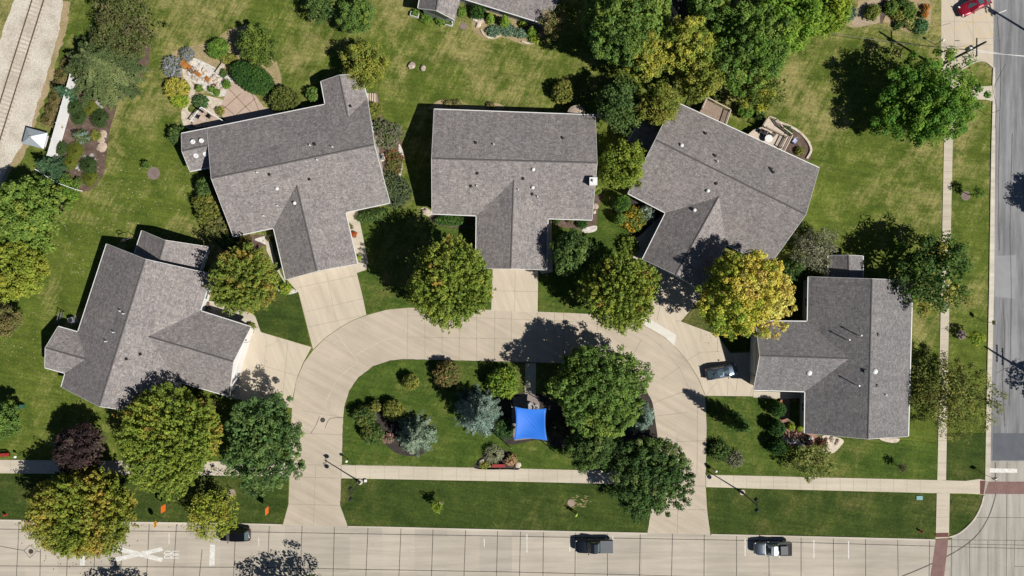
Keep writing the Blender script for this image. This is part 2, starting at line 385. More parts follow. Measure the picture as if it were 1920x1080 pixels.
# driveways and walks
sheet('driveway', [(425, 745), (455, 612), (490, 623), (584, 651), (568, 681), (556, 710), (549, 745), (548, 765)], .017, C_DRIVE)
sheet('driveway', [(536, 522), (668, 494), (687, 590.5), (664, 599), (640, 612), (611, 632), (587, 655), (560, 549)], .017, C_DRIVE)
sheet('driveway', [(893, 500), (1028, 502), (1009, 507), (1008, 586), (921, 582), (924, 505)], .017, C_DRIVE)
sheet('driveway', [(1180, 599), (1205, 596), (1238, 528), (1200, 482), (1325, 545), (1277, 603), (1345, 628), (1369, 662), (1427, 660), (1412, 734), (1470, 737), (1470, 745), (1410, 743), (1323, 742), (1311, 712), (1293, 682), (1271, 655), (1246, 632), (1216, 615)], .017, C_DRIVE)
sheet('driveway_patch', [(1205, 595), (1221, 600), (1268, 628), (1264, 649), (1248, 633), (1222, 617), (1200, 606)], .021, C_NEW)
sheet('entry_path', [(388, 566), (412, 568), (445, 580), (472, 588), (484, 602), (490, 624), (455, 616), (430, 600), (386, 588)], .013, C_WALK, True)
sheet('entry_path', [(645, 396), (670, 391), (690, 490), (687, 506), (668, 512)], .056, C_WALK)
sheet('entry_path', [(498, 442), (508, 440), (512, 470), (526, 512), (548, 549), (556, 560), (534, 530), (518, 505), (500, 470)], .056, C_WALK)
sheet('entry_path', [(1022, 415), (1034, 415), (1036, 510), (1016, 514), (1010, 506), (1020, 500)], .056, C_WALK)
sheet('entry_path', [(1240, 402), (1262, 404), (1222, 470), (1206, 492), (1184, 482), (1186, 452), (1202, 440)], .056, C_WALK)
sheet('entry_path', [(985, 681), (1005, 681), (1004, 740), (990, 760), (984, 740)], .065, C_WALK)
# pavements
sheet('sidewalk', [(-500, 853), (0, 862), (542, 866), (542, 893), (0, 887), (-500, 879)], .060, C_WALK)
sheet('sidewalk', [(640.5, 872), (960, 878), (1228, 885), (1226, 909), (960, 902.5), (640, 896.5)], .064, C_WALK)
sheet('sidewalk', [(1323.5, 890), (1440, 892.5), (1757, 900), (1810, 901.5), (1836, 898), (1846, 900), (1845, 928), (1837, 926.5), (1810, 925), (1756, 924.5), (1440, 916.5), (1323.5, 913)], .064, C_WALK)
sheet('sidewalk', [(1786, 130), (1783, 150), (1775, 190), (1769.5, 270), (1766, 450), (1763, 600), (1761, 690), (1759, 810), (1757, 900), (1773.5, 900), (1775, 810), (1777, 690), (1779, 600), (1782, 450), (1786, 270), (1792, 190), (1802, 150), (1800, 131)], .060, C_WALK)
sheet('sidewalk', [(1756, 924), (1780.5, 925), (1779, 999), (1778.5, 1008), (1753.5, 1010), (1754.5, 990)], .064, C_WALK)
sheet('sidewalk', [(1825, 163), (1860, 161), (1860, 190), (1848, 187), (1818, 186)], .060, C_WALK)
# brick crossings and ramps
sheet('brick_crossing', [(1854, 903), (2250, 903), (2250, 928), (1846, 926)], .017, REDBRICK)
sheet('brick_crossing', [(1755, 1012), (1778, 1008), (1776, 1030), (1769, 1090), (1758, 1290), (1726, 1290), (1743, 1090), (1752, 1030)], .017, REDBRICK)
sheet('ramp_bricks', [(1837, 901), (1847, 901), (1844, 927), (1837, 926)], .072, DKBRICK)
sheet('ramp_bricks', [(1754, 999), (1778, 998.5), (1778, 1006.5), (1754, 1007)], .072, DKBRICK)
# kerbs: real steps
lines('kerb', [[(-600, 959.5)] + EDGE[1:4] + [(528, 984)], [(653, 987), (720, 988.3), (960, 994.3), (1213, 999.8)], [(1333, 1002), (1440, 1004.3), (1600, 1008.3), (1752, 1012)]], .22, .0, C_KERB, h=.13)
lines('kerb', [smooth_px([(1779, 1007), (1800, 998.5), (1824, 976), (1838, 951), (1844, 930)], False)], .2, .0, C_KERB, h=.12)
lines('kerb', [[(1861.5, 190), (1859, 280), (1855, 540), (1851.5, 700), (1849, 810), (1847.5, 899)], [(1862.5, 127), (1861, 160)],
               smooth_px([(1786, 139), (1806, 128.5), (1825, 118), (1838, 114), (1850, 117), (1862, 127)], False)], .2, .0, C_KERB, h=.12)
# joints in the concrete
tj = [(36, 976, 31), (231, 981, 226), (280, 981, 275), (331, 983, 325), (442, 985, 438), (505, 986, 501), (566.5, 986, 563), (627, 988, 624.5), (690, 990, 686), (752, 990, 748), (812, 991, 809), (873, 993, 870), (933, 994, 931), (976, 995, 974), (1019, 996, 1018), (1079, 997, 1078), (1139, 999, 1139), (1200.5, 1000, 1199), (1261, 1001, 1259), (1320.5, 1002, 1320), (1381, 1004, 1381), (1441.5, 1005, 1442), (1502, 1007, 1502), (1562.5, 1008, 1563), (1623, 1010, 1623), (1683, 1011, 1684), (1743, 1013, 1742)]
tj2 = [(127, 1030, 125), (178, 1030, 176), (379, 1030, 374), (76, 1030, 75)]
J = [[(a, b), (c, 1080), (c - (a - c) * 1.2, 1190)] for a, b, c in tj] + [[(a, b), (c, 1080), (c - 3, 1190)] for a, b, c in tj2]
J += [[(-300, 988), (0, 992), (235, 995.5), (480, 997.5), (960, 1005.5), (1440, 1014), (1500, 1017), (1750, 1024), (2200, 1036)],
      [(-300, 1054), (0, 1061), (480, 1064), (960, 1072.5), (1200, 1078), (1700, 1096), (2200, 1112)],
      [(-60, 1012), (32, 1030), (45, 1032), (56, 1022), (69, 1033), (56, 1046), (45, 1032)], [(69, 1033), (76, 1035)], [(36, 993), (54, 992), (54, 977)]]
lines('street_joints', J, .10, .0095, JOINT)
lines('street_joints', [smooth_px([(1866, 866), (1866.5, 905), (1866, 930), (1852, 972), (1828, 1007), (1790, 1035), (1740, 1060), (1690, 1081)], False)], .16, .014, JOINT)
lines('street_joints', [[(1785, 1012), (2200, 1016)], [(1784, 1012), (1783, 1200)], [(1818, 1013), (1819, 1200)], [(1852, 1014), (1853, 1200)], [(1790, 970), (2200, 972)], [(1902, 1014), (1902, 1062), (2100, 1064)], [(1888, 866), (1886, 1200)], [(1812, 1020), (2200, 1027)]], .07, .0135, JOINT)
jl = [[(765, 577), (764, 672)], [(797, 578), (797, 674)], [(829, 579), (829, 675)], [(862, 580), (861, 676)], [(894, 581), (894, 677)], [(928, 582), (927, 678)], [(959, 582), (959, 679)], [(1008, 586), (1008, 680)], [(1040, 587), (1040, 680)], [(1057, 588), (1057, 681)], [(1088, 589), (1088, 683)], [(1120, 602), (1120, 683)],
      [(764, 592), (930, 597), (1090, 604), (1150, 609), (1195, 618), (1222, 634), (1250, 660), (1275, 692), (1292, 728)], [(764, 632), (930, 635), (1008, 637)], [(566, 770), (640, 782)], [(543, 812), (643, 815)], [(545, 871), (641, 873)], [(541, 894), (641, 897)], [(541, 945), (638, 948)], [(592, 873), (588, 984)],
      [(1270, 815), (1270, 890)], [(1308, 742), (1307, 893)], [(1231, 780), (1290, 773)], [(1238, 830), (1324, 826)], [(1224, 756), (1293, 730)], [(1240, 712), (1275, 688)], [(1187, 665), (1203, 637)], [(1220, 955), (1327, 956)], [(1272, 912), (1270, 1000)], [(1226, 907), (1323, 912)], [(1297, 908), (1297, 893)],
      [(1325, 741), (1333, 728), (1345, 717)], [(1289, 676), (1312, 661), (1345, 659), (1368, 662)], [(1314, 640), (1314, 610)], [(1345, 660), (1346, 628)], [(1268, 603), (1278, 600)]]
lines('road_joints', jl, .055, .0225, JOINT2)
dj = [[(556, 540), (672, 516)], [(575, 584), (681, 560)], [(578, 613), (686, 590)], [(612, 512), (630, 600)], [(966, 504), (965, 583)], [(922, 545), (1008, 547)], [(480, 682), (560, 705)], [(540, 640), (530, 745)], [(500, 640), (490, 742)], [(1240, 560), (1290, 575)], [(1250, 515), (1232, 600)], [(1380, 735), (1384, 700)], [(1364, 741), (1365, 715)], [(1407, 742), (1410, 728)]]
lines('driveway_joints', dj, .05, .0265, JOINT2)
lines('road_cracks', [smooth_px([(632, 625), (645, 645), (664, 668), (672, 680)], False), smooth_px([(672, 680), (650, 695), (630, 715), (615, 745), (609, 755)], False), smooth_px([(664, 668), (690, 652), (720, 638), (745, 632)], False), [(625, 644), (633, 637)], smooth_px([(580, 810), (590, 800), (600, 780), (607, 776)], False), smooth_px([(612, 800), (615, 788), (624, 783), (646, 783)], False),
                      [(1210, 667), (1232, 645)], smooth_px([(1148, 745), (1190, 718), (1220, 690)], False)], .09, .0185, CRACK)
lines('road_cracks', [smooth_px([(583, 812), (592, 798), (599, 781)], False), smooth_px([(610, 803), (614, 791), (622, 784), (645, 783)], False), smooth_px([(1886, 120), (1864, 165), (1868, 200), (1866, 240)], False), smooth_px([(1880, 560), (1884, 640), (1880, 720), (1884, 800)], False), smooth_px([(1868, 700), (1890, 690), (1918, 700)], False), smooth_px([(1870, 30), (1876, 140), (1872, 330), (1874, 470)], False), smooth_px([(1898, 250), (1894, 420), (1896, 560), (1892, 760)], False)], .07, .0185, JOINT)
sj = [[(x, 863.5), (x, 886.5)] for x in range(20, 541, 26)] + [[(x, 872 + (x - 640) * .019), (x, 896.5 + (x - 640) * .0187)] for x in range(667, 1225, 27)] + [[(x, 890 + (x - 1323) * .0223), (x, 913 + (x - 1323) * .026)] for x in range(1350, 1750, 25)]
lines('sidewalk_joints', sj, .04, .0685, JOINT2)
lines('sidewalk_joints', [[(1786 - (y - 270) * .0198 - 16, y), (1786 - (y - 270) * .0198 - .4, y)] for y in range(280, 890, 21)] + [[(1756, 947), (1780, 947)], [(1755, 970), (1779, 970)]], .04, .0685, JOINT2)
# painted markings
PM = MB()
def quadpx(b, px, z): b.add([W(*p) + Vector((0, 0, z)) for p in px], [tuple(range(len(px)))])
for q in ([(219, 1024), (306, 1046), (303, 1054), (216, 1032)], [(217, 1045), (304, 1025.5), (306, 1032.5), (218, 1053)], [(394, 1021), (403.5, 1021), (402, 1061), (392.5, 1061)], [(151, 1030), (160, 1030), (159, 1060), (150, 1060)]): quadpx(PM, q, .0096 if q[0][0] != 217 else .0125)
quadpx(PM, [(1856, 878), (1907, 879), (1907, 886.5), (1855, 886)], .0145)
for x, y0, y1 in ((988, 1001, 1036), (1068.5, 1018, 1035), (1149, 1005, 1037), (1397, 1010, 1043), (1462, 1015, 1046), (1526, 1012, 1047), (1591, 1014, 1048), (485, 1007, 1023), (908, 1010, 1025), (317, 1000, 1020)):
    quadpx(PM, [(x - .8, y0), (x + .8, y0), (x + .8, y1), (x - .8, y1)], .0098)
# the letters R R painted beside the cross, tops towards the railway
for yb in (1038.6, 1046.2):
    for st in ([(308, yb), (336, yb)], [(308.6, yb), (308.6, yb - 3.0), (311, yb - 5.4), (317, yb - 5.4), (320.5, yb - 3.4), (320.5, yb)], [(320.5, yb - 2.2), (326, yb - 4.9), (336, yb - 5.6)]):
        strip_mb(PM, st, .145, .0130 if len(st) == 3 else (.0118 if len(st) == 6 else .0106))
PM.build('road_markings', PAINT)['kind'] = 'structure'
lines('parking_markings', [[(1789, 57), (1864, 20)], [(1790, 97), (1862, 60)], [(1829, 50), (1836, 70)]], .13, .0175, YPAINT)
lines('parking_markings', [[(1872, 25), (1887, 19)]], .13, .0095, PAINT)
lines('parking_joints', [[(1766, 40), (1864, 42)], [(1766, 82), (1863, 84)], [(1790, -20), (1789, 120)], [(1824, -20), (1825, 112)]], .05, .0176, JOINT2)
sheet('tar_patches', [(1790, 75.5), (1799, 75.5), (1799, 77.3), (1790, 77.3)], .0175, JOINT, thick=.003)
sheet('tar_patches', [(1805, 105), (1817, 105), (1817, 107), (1805, 107)], .0175, JOINT, thick=.003)

# railway
def rline(x0, off): return [(x0 + 61 * k + off, -195 * k) for k in (6, 0, -8)]
sheet('ballast_bed', [(118 + 366, -1170), (118, 0), (110, 60), (97, 110), (82, 160), (62, 220), (56, 250), (30, 290), (10, 320), (-22, 400), (-430, 1700), (-560, 1700), (-500, 1500), (-60, 200), (-2, 80), (26, 0), (26 + 366, -1170)], .02, BALLAST, rough=1.6)
sheet('trackside_dirt', [(132, 0), (124, 60), (108, 112), (92, 165), (70, 222), (58, 262), (40, 300), (12, 330), (-20, 400), (-40, 380), (40, 250), (100, 0)], .008, DIRT, rough=3)
rt = empty('railway_track', W(40, 120)); tag(rt, 'single railway track on pale ballast across the top left corner', 'railway')
ro = rt.location
for x0 in (61.5, 83.5):
    b = MB(); strip_mb(b, [W(*p) - ro for p in rline(x0, 0)], .10, .10, .10, world=True); b.build('rail', RUST, rt)
d = (W(61, 0) - W(0, 195)).normalized(); pn = Vector((-d.y, d.x, 0)); mid = (W(61.5, 0) + W(83.5, 0)) / 2
b = MB()
for k in range(-60, 40):
    b.box(mid + d * k * .62 - ro + Vector((0, 0, .03)), (2.5, .22, .04), math.atan2(pn.y, pn.x))
tag(b.build('sleepers', TIE, rt), kind='stuff')

# beds, stones and patios lying on the lawn
bed = lambda px, m, z=.010, nm='garden_bed', r=1.0, sm=True: sheet(nm, px, z, m, sm, rough=0)
bed([(150, 160), (185, 175), (205, 185), (218, 200), (207, 240), (200, 290), (192, 330), (165, 358), (125, 350), (80, 325), (100, 290), (122, 220), (140, 165)], MULCH)
bed([(240, 90), (275, 80), (281, 110), (262, 150), (230, 185), (190, 190), (180, 160)], MULCH)
bed([(312, 120), (330, 95), (365, 85), (400, 78), (430, 55), (480, 48), (503, 65), (520, 120), (528, 150), (520, 180), (480, 170), (440, 150), (400, 160), (350, 200), (320, 180)], DIRT)
bed([(342, 118), (362, 108), (400, 125), (425, 140), (440, 150), (432, 165), (420, 180), (400, 178), (372, 160), (352, 145)], PEBBLE, .014, 'pebble_bed')
bed([(342, 118), (350, 140), (360, 155), (366, 170), (358, 190), (352, 205), (362, 212), (375, 200), (378, 180), (400, 182), (425, 190), (430, 195), (418, 215), (395, 225), (365, 242), (345, 236), (340, 210), (352, 185), (356, 165), (344, 145)], STONE, .018, 'stone_path')
sheet('patio', [(430, 160), (436, 152), (460, 168), (478, 178), (494, 200), (520, 210), (500, 230), (432, 240), (410, 208)], .022, PATIO)
lines('patio_joints', [[(428, 165), (470, 210)], [(418, 205), (452, 175)], [(440, 218), (478, 185)], [(470, 170), (486, 208)], [(417, 197), (437, 213), (440, 220)]], .12, .0235, pm('paving_joint', (.27, .19, .15), None, 2, .9))
bed([(690, 190), (700, 178), (708, 172), (716, 215), (735, 235), (752, 262), (756, 290), (752, 320), (735, 345), (720, 330), (705, 280), (700, 230)], MULCH)
bed([(748, 270), (756, 285), (757, 300), (752, 328), (747, 333), (748, 300)], PEBBLE, .016, 'pebble_bed')
bed([(700, 318), (712, 318), (720, 330), (716, 333), (704, 328)], PEBBLE, .016, 'pebble_bed')
sheet('stone_path', [(690, 176), (707, 176), (709, 192), (692, 192)], .02, WOOD)
bed([(790, 391), (800, 390), (812, 400), (805, 406), (798, 403)], STONE, .052, 'stone_path')
bed([(812, 402), (880, 405), (876, 425), (850, 427), (812, 418)], MULCH, .054)
bed([(812, 195), (830, 187), (866, 190), (866, 197), (905, 198), (930, 193), (940, 205), (812, 206)], DIRT)
bed([(1115, 350), (1122, 352), (1130, 365), (1122, 392), (1118, 420), (1112, 432), (1095, 437), (1085, 430), (1050, 425), (1040, 412), (1108, 410)], MULCH, .054)
bed([(1092, 430), (1108, 424), (1119, 424), (1118, 432), (1108, 436), (1094, 436)], PEBBLE, .058, 'pebble_bed')
bed([(1150, 370), (1180, 372), (1240, 405), (1225, 425), (1200, 445), (1180, 440), (1175, 415), (1150, 400)], DMULCH, .054)
bed([(500, 442), (508, 447), (511, 468), (503, 462), (490, 455), (478, 450), (484, 446)], PEBBLE, .024, 'pebble_bed')
bed([(440, 446), (480, 440), (502, 444), (498, 460), (470, 468), (440, 460)], MULCH, .010)
bed([(380, 340), (395, 330), (440, 445), (420, 470), (372, 400), (366, 350)], DMULCH, .010)
bed([(525, 535), (545, 540), (558, 547), (540, 552), (522, 545)], PEBBLE, .056, 'pebble_bed')
bed([(700, 770), (760, 790), (800, 800), (795, 850), (745, 850), (710, 815)], DMULCH, .064)
bed([(940, 745), (1010, 738), (1060, 770), (1075, 800), (1060, 840), (1010, 825), (950, 832), (930, 790)], DMULCH, .064)
sheet('patio', [(962, 745), (978, 741), (994, 738), (1012, 745), (1010, 815), (1000, 822), (965, 826), (958, 800)], .068, pm('plaza_paving', (.30, .25, .23), (.24, .20, .185), 1.2, .9, speck=.12))
bed([(890, 878), (900, 860), (915, 846), (938, 842), (962, 852), (975, 878), (950, 880)], DMULCH, .064)
bed([(1170, 690), (1196, 706), (1213, 735), (1226, 770), (1229, 880), (1140, 880), (1090, 860), (1060, 800), (1100, 740)], DMULCH, .064)
sheet('patio', [(1463, 745), (1480, 747), (1480, 790), (1507, 805), (1545, 822), (1548, 836), (1466, 836), (1464, 822), (1475, 800), (1463, 790)], .055, BRICKP)
bed([(1545, 816), (1580, 824), (1575, 838), (1560, 850), (1545, 845), (1540, 830)], STONE, .058, 'stone_path')
bed([(1650, 822), (1685, 822), (1680, 830), (1660, 828)], STONE, .058, 'stone_path')
sheet('entry_path', [(1412, 733), (1508, 737), (1508, 746), (1464, 748), (1412, 745)], .056, C_WALK)
bed([(1422, 235), (1455, 225), (1500, 250), (1518, 275), (1521, 290), (1510, 300), (1440, 265)], MULCH)
lines('garden_edging', [smooth_px([(1448, 226), (1475, 235), (1498, 248), (1514, 265), (1520, 280), (1517, 290), (1512, 298)], False)], .32, .0, STONE, h=.22)
bed([(884, 45), (890, 60), (905, 70), (925, 74), (940, 70), (960, 76), (980, 83), (1000, 82), (1018, 70), (1030, 45), (960, 25), (900, 10)], DIRT)
lines('garden_edging', [smooth_px([(902, 55), (908, 66), (922, 72), (938, 66)], False), smooth_px([(978, 78), (992, 82), (1006, 80)], False)], .25, .0, STONE, h=.18)
bed([(1582, 42), (1592, 30), (1606, 15), (1620, -10), (1700, -10), (1742, 0), (1745, 40), (1735, 62), (1695, 58), (1660, 42), (1640, 45), (1600, 52)], DIRT)
bed([(1598, 40), (1610, 20), (1622, 5), (1650, 0), (1652, 25), (1648, 42), (1620, 48), (1602, 50)], pm('straw_mulch', (.44, .35, .24), (.32, .25, .18), 1.5, .95, speck=.25, sscale=5, bmp=.5), .014)
bed([(1652, -5), (1664, -5), (1664, 15), (1656, 40), (1650, 42)], MULCH, .015)
for x, y, r in ((288, 325, 12), (1811, 367, 9), (1803, 628, 9), (869, 49, 7)):
    bed([(x + r * math.cos(t), y + r * math.sin(t)) for t in np.linspace(0, 2 * math.pi, 9)[:-1]], pm('grey_mulch', (.24, .18, .16), (.17, .13, .12), 1.5, .95, speck=.25, sscale=8), .012)
for x, y, r in ((1071, 943, 7), (827, 944, 4), (435, 924, 7), (1690, 30, 2)):
    bed([(x + r * math.cos(t), y + r * math.sin(t)) for t in np.linspace(0, 2 * math.pi, 9)[:-1]], pm('chip_mulch', (.38, .29, .24), (.28, .21, .18), 1.5, .95, speck=.3, sscale=8), .056)

# ------------------------------------------------------------------ houses
ALLROOF = []
def inset(P, d):
    n = len(P); out = []
    for i in range(n):
        a, b, c = P[i - 1].to_2d(), P[i].to_2d(), P[(i + 1) % n].to_2d()
        e1 = (b - a).normalized(); e2 = (c - b).normalized()
        n1 = Vector((-e1.y, e1.x)); n2 = Vector((-e2.y, e2.x))       # loop is counter clockwise: left is inside
        m = n1 + n2; k = d * 2 / max(.35, m.dot(m)); out.append(b + m * k * 1.0)
    return out
def house(name, label, blocks, wallmat, roofmat, vents=(), garage=None, group='houses round the loop road'):
    allp = [W(*v) for b in blocks for v in b['v'].values()]
    c = sum((Vector((p.x, p.y, 0)) for p in allp), Vector()) / len(allp)
    root = empty(name, c); tag(root, label, 'house', group)
    tris = []; cv = []
    for B in blocks:
        V = {k: W(*v) - c for k, v in B['v'].items()}
        keys = list(B['out'])
        if area2([V[k] for k in keys]) < 0: keys.reverse()
        # roof skin with thickness and uvs laid along each slope
        T = .16; bm = bmesh.new(); uvl = bm.loops.layers.uv.new('UVMap'); top = {k: bm.verts.new(p) for k, p in V.items()}
        for f in B['faces']:
            bf = bm.faces.new([top[k] for k in f])
            nn = Vector((0, 0, 0)); ps = [V[k] for k in f]
            for i in range(len(ps)): nn += ps[i].cross(ps[(i + 1) % len(ps)])
            if nn.z < 0: bf.normal_flip(); nn = -nn
            nn.normalize(); u = Vector((-nn.y, nn.x, 0)).normalized(); v = nn.cross(u)
            for lp in bf.loops: lp[uvl].uv = (lp.vert.co.dot(u), lp.vert.co.dot(v))
        faces = list(bm.faces)
        res = bmesh.ops.triangulate(bm, faces=[f for f in faces if len(f.verts) > 4])
        bm.verts.ensure_lookup_table(); bm.faces.ensure_lookup_table()
        for f in bm.faces:
            ids = [Vector(v.co) + c for v in f.verts]; k = len(cv); cv.extend(ids); tris.append(tuple(range(k, k + len(ids))))
        low = {k: bm.verts.new(p - Vector((0, 0, T))) for k, p in V.items()}
        for f in B['faces']:
            bm.faces.new([low[k] for k in f])
        for i in range(len(keys)):
            a, b2 = keys[i], keys[(i + 1) % len(keys)]
            try: bm.faces.new([low[a], low[b2], top[b2], top[a]])
            except ValueError: pass
        me = bpy.data.meshes.new('roof'); bm.to_mesh(me); bm.free()
        link('roof', me, roofmat, root)
        # ridge caps
        rm = MB()
        for a, b2 in B['ridges']:
            p, q = V[a], V[b2]; dd = (q - p).normalized(); sd = Vector((-dd.y, dd.x, 0)) * .12; up = Vector((0, 0, .035))
            rm.add([p + sd + up * .1 - Vector((0, 0, .045)), p + up, p - sd - Vector((0, 0, .045)), q + sd - Vector((0, 0, .045)), q + up, q - sd - Vector((0, 0, .045)),
                    p + sd - Vector((0, 0, .12)), p - sd - Vector((0, 0, .12)), q + sd - Vector((0, 0, .12)), q - sd - Vector((0, 0, .12))],
                   [(0, 1, 4, 3), (1, 2, 5, 4), (6, 0, 3, 8), (2, 7, 9, 5), (0, 6, 7, 2, 1), (3, 4, 5, 9, 8), (6, 8, 9, 7)])
        if rm.v: rm.build('ridge_cap', CAP, root)
        # gutters along eaves, trim along rakes
        gm = MB(); n = len(keys)
        hid = B.get('hide', ())
        for i in range(n):
            a, b2 = keys[i], keys[(i + 1) % n]
            if (a, b2) in hid or (b2, a) in hid: continue
            p, q = V[a], V[b2]; e = (q - p); o = Vector((e.y, -e.x, 0)).normalized()
            wd, hh = (.115, .16) if abs(p.z - q.z) < .35 else (.05, .24)
            dn = Vector((0, 0, -hh)); lift = Vector((0, 0, -.012 if wd > .1 else .02)); gp = .006
            s0 = [p + o * gp + lift, p + o * wd + lift, p + o * wd + dn, p + o * gp + dn]; s1 = [x + e for x in s0]
            gm.add(s0 + s1, [(0, 1, 5, 4), (1, 2, 6, 5), (2, 3, 7, 6), (3, 0, 4, 7), (0, 3, 2, 1), (4, 5, 6, 7)])
        gm.build('gutter', WHITE, root)
        # walls set in under the eaves
        P = [V[k] for k in keys]; I = inset(P, .45); wm = MB(); n = len(I)
        tops = [min(P[i].z - T - .03, P[i].z - .2) for i in range(n)]
        vs = [(I[i].x, I[i].y, 0) for i in range(n)] + [(I[i].x, I[i].y, tops[i]) for i in range(n)]
        wm.add(vs, [(i, (i + 1) % n, n + (i + 1) % n, n + i) for i in range(n)])
        wm.build('wall', wallmat, root)
        # windows and doors on the long plain walls
        for i in range(n):
            j = (i + 1) % n
            if (keys[i], keys[j]) in hid or (keys[j], keys[i]) in hid: continue
            if B.get('garage') and keys[i] in B['garage'] and keys[j] in B['garage']: continue
            a = Vector((I[i].x, I[i].y, 0)); b2 = Vector((I[j].x, I[j].y, 0)); L = (b2 - a).length
            if L < 2.6: continue
            dd = (b2 - a).normalized(); o = Vector((dd.y, -dd.x, 0)); ang = math.atan2(dd.y, dd.x)
            for k in range(max(1, int(L // 4.5))):
                m = a + dd * L * (k + .5) / max(1, int(L // 4.5)); fr = MB()
                for ox, oz, sx, sz in ((-.66, 0, .08, 1.34), (.66, 0, .08, 1.34), (0, .63, 1.24, .08), (0, -.63, 1.24, .08), (0, 0, .05, 1.18)):
                    p = m + dd * ox + o * .05; fr.box((p.x, p.y, 1.45 + oz), (sx, .10, sz), ang)
                wf = fr.build('window', WHITE, root)
                q = m + o * .02; pb = MB(); pb.box((q.x, q.y, 1.45), (1.24, .03, 1.18), ang); pb.build('pane', WINGLASS, wf)
        if B.get('garage'):
            ka, km, kb = B['garage']; a = I[keys.index(ka)]; b2 = I[keys.index(kb)]
            dd = Vector((b2.x - a.x, b2.y - a.y, 0)); L = dd.length; dd.normalize(); m = Vector(((a.x + b2.x) / 2, (a.y + b2.y) / 2, 0))
            o = Vector((dd.y, -dd.x, 0)); mm = V[km]
            if (mm - Vector((0, 0, mm.z)) - m).dot(o) < -.2 and False: o = -o
            cen = sum((V[k] for k in keys), Vector()) / n
            if (m - cen).dot(o) < 0: o = -o
            ang = math.atan2(dd.y, dd.x)
            gd = MB(); p = m + o * .03; wdt = min(4.9, L * .55)
            for r in range(4): gd.box((p.x, p.y, .30 + r * .54), (wdt, .07, .51), ang)
            gd.build('garage_door', SIDINGW, root)
            fr = MB()
            for sx in (-1, 1):
                q = p + dd * sx * (wdt / 2 + .07); fr.box((q.x, q.y, 1.14), (.14, .10, 2.28), ang)
            fr.box((p.x, p.y, 2.34), (wdt + .28, .10, .14), ang); fr.build('garage_door_frame', WHITE, root)
            for sx in (-1, 1):
                q = p + dd * sx * (wdt / 2 + .55); lb = MB(); lb.box((q.x, q.y, 1.9), (.16, .16, .34), ang, .7); lb.build('wall_lamp', DARKM, root)
    bvh = BVHTree.FromPolygons(cv, tris)
    ALLROOF.append(bvh)
    cp = Vector((0, 0, CAM_H))
    for px, py, kind in vents:
        h = bvh.ray_cast(cp, (W(px, py, 0) - cp).normalized())
        if h[0] is None: continue
        p = h[0] - c; m = MB()
        if kind == 'p': m.tube([p - Vector((0, 0, .05)), p + Vector((0, 0, .40))], .085, 10); m.build('vent_pipe', WHITE, root)
        elif kind == 't': m.tube([p - Vector((0, 0, .05)), p + Vector((0, 0, 1.25))], [.075, .065], 10); m.cyl((p.x, p.y, p.z + 1.2), .11, .09, 10); m.build('flue_pipe', STEEL, root)
        elif kind == 'd': m.box((p.x, p.y, p.z + .08), (.36, .36, .24), .4, .8); m.build('box_vent', DARKM, root)
        elif kind == 'm':
            m.lathe((p.x, p.y, p.z), [(.15, -.1), (.15, .14), (.25, .16), (.24, .23), (.15, .30), (.03, .33)], 14); m.build('mushroom_vent', STEEL if px > 1400 else WHITE, root)
        elif kind == 'r':
            m.lathe((p.x, p.y, p.z), [(.34, -.1), (.34, .14), (.26, .20), (.12, .15), (.02, .15)], 14); m.build('round_skylight', WHITE, root)
        elif kind == 's': m.box((p.x, p.y, p.z + .05), (.48, .48, .2), 0); s = m.build('skylight', CAP, root); q = MB(); q.box((p.x, p.y, p.z + .155), (.36, .36, .03)); q.build('pane', WINGLASS, s)
        elif kind == 'D': m.lathe((p.x, p.y, p.z), [(.40, -.15), (.40, .08), (.34, .18), (.20, .26), (.04, .30)], 18); m.build('dome_skylight', GLOBE, root, smooth=True)
        elif kind == 'c':
            m.box((p.x, p.y, p.z + .35), (.95, .95, 1.3), 0); ch = m.build('chimney', SIDINGW, root); q = MB(); q.box((p.x, p.y, p.z + 1.04), (1.08, 1.08, .07)); q.cyl((p.x, p.y, p.z + 1.07), .17, .32, 12); q.build('chimney_cap', WHITE, ch)
    return root, c, bvh

A = dict(v=dict(nw=(200, 457.5, 2.8), rn=(272, 486, 6.5), ne=(397, 514, 2.8), g1=(375, 583, 2.8), gn=(470, 613, 2.8), ga=(437.5, 678, 5.1), gs=(429.5, 743, 2.8), g2=(332.5, 715, 2.8), se=(312, 780, 2.8), rs=(186, 762, 6.5), sw=(115, 725.5, 2.8), w2=(122.5, 699.5, 2.8), ws=(84, 689, 2.8), wa=(85, 652, 4.1), wn=(109, 612.5, 2.8), w1=(146, 623, 2.8), gv=(277.5, 630.5, 5.1), wv=(162.5, 674, 4.15)),
         out=['nw', 'rn', 'ne', 'g1', 'gn', 'ga', 'gs', 'g2', 'se', 'rs', 'sw', 'w2', 'ws', 'wa', 'wn', 'w1'],
         faces=[['rn', 'ne', 'g1', 'gv', 'g2', 'se', 'rs'], ['nw', 'rn', 'rs', 'sw', 'w2', 'wv', 'w1'], ['g1', 'gn', 'ga', 'gv'], ['gv', 'ga', 'gs', 'g2'], ['w1', 'wv', 'wa', 'wn'], ['wv', 'w2', 'ws', 'wa']],
         ridges=[('rn', 'rs'), ('ga', 'gv'), ('wa', 'wv')], garage=('gn', 'ga', 'gs'))
A2 = dict(v=dict(nw=(266, 432.5, 2.2), na=(309, 450.5, 4.7), ne=(389, 462.5, 2.2), se=(370, 520, 2.2), sa=(297, 494, 4.7), sw=(250, 482, 2.2)), out=['nw', 'na', 'ne', 'se', 'sa', 'sw'],
          faces=[['nw', 'na', 'sa', 'sw'], ['na', 'ne', 'se', 'sa']], ridges=[('na', 'sa')], hide=[('se', 'sa'), ('sa', 'sw')])
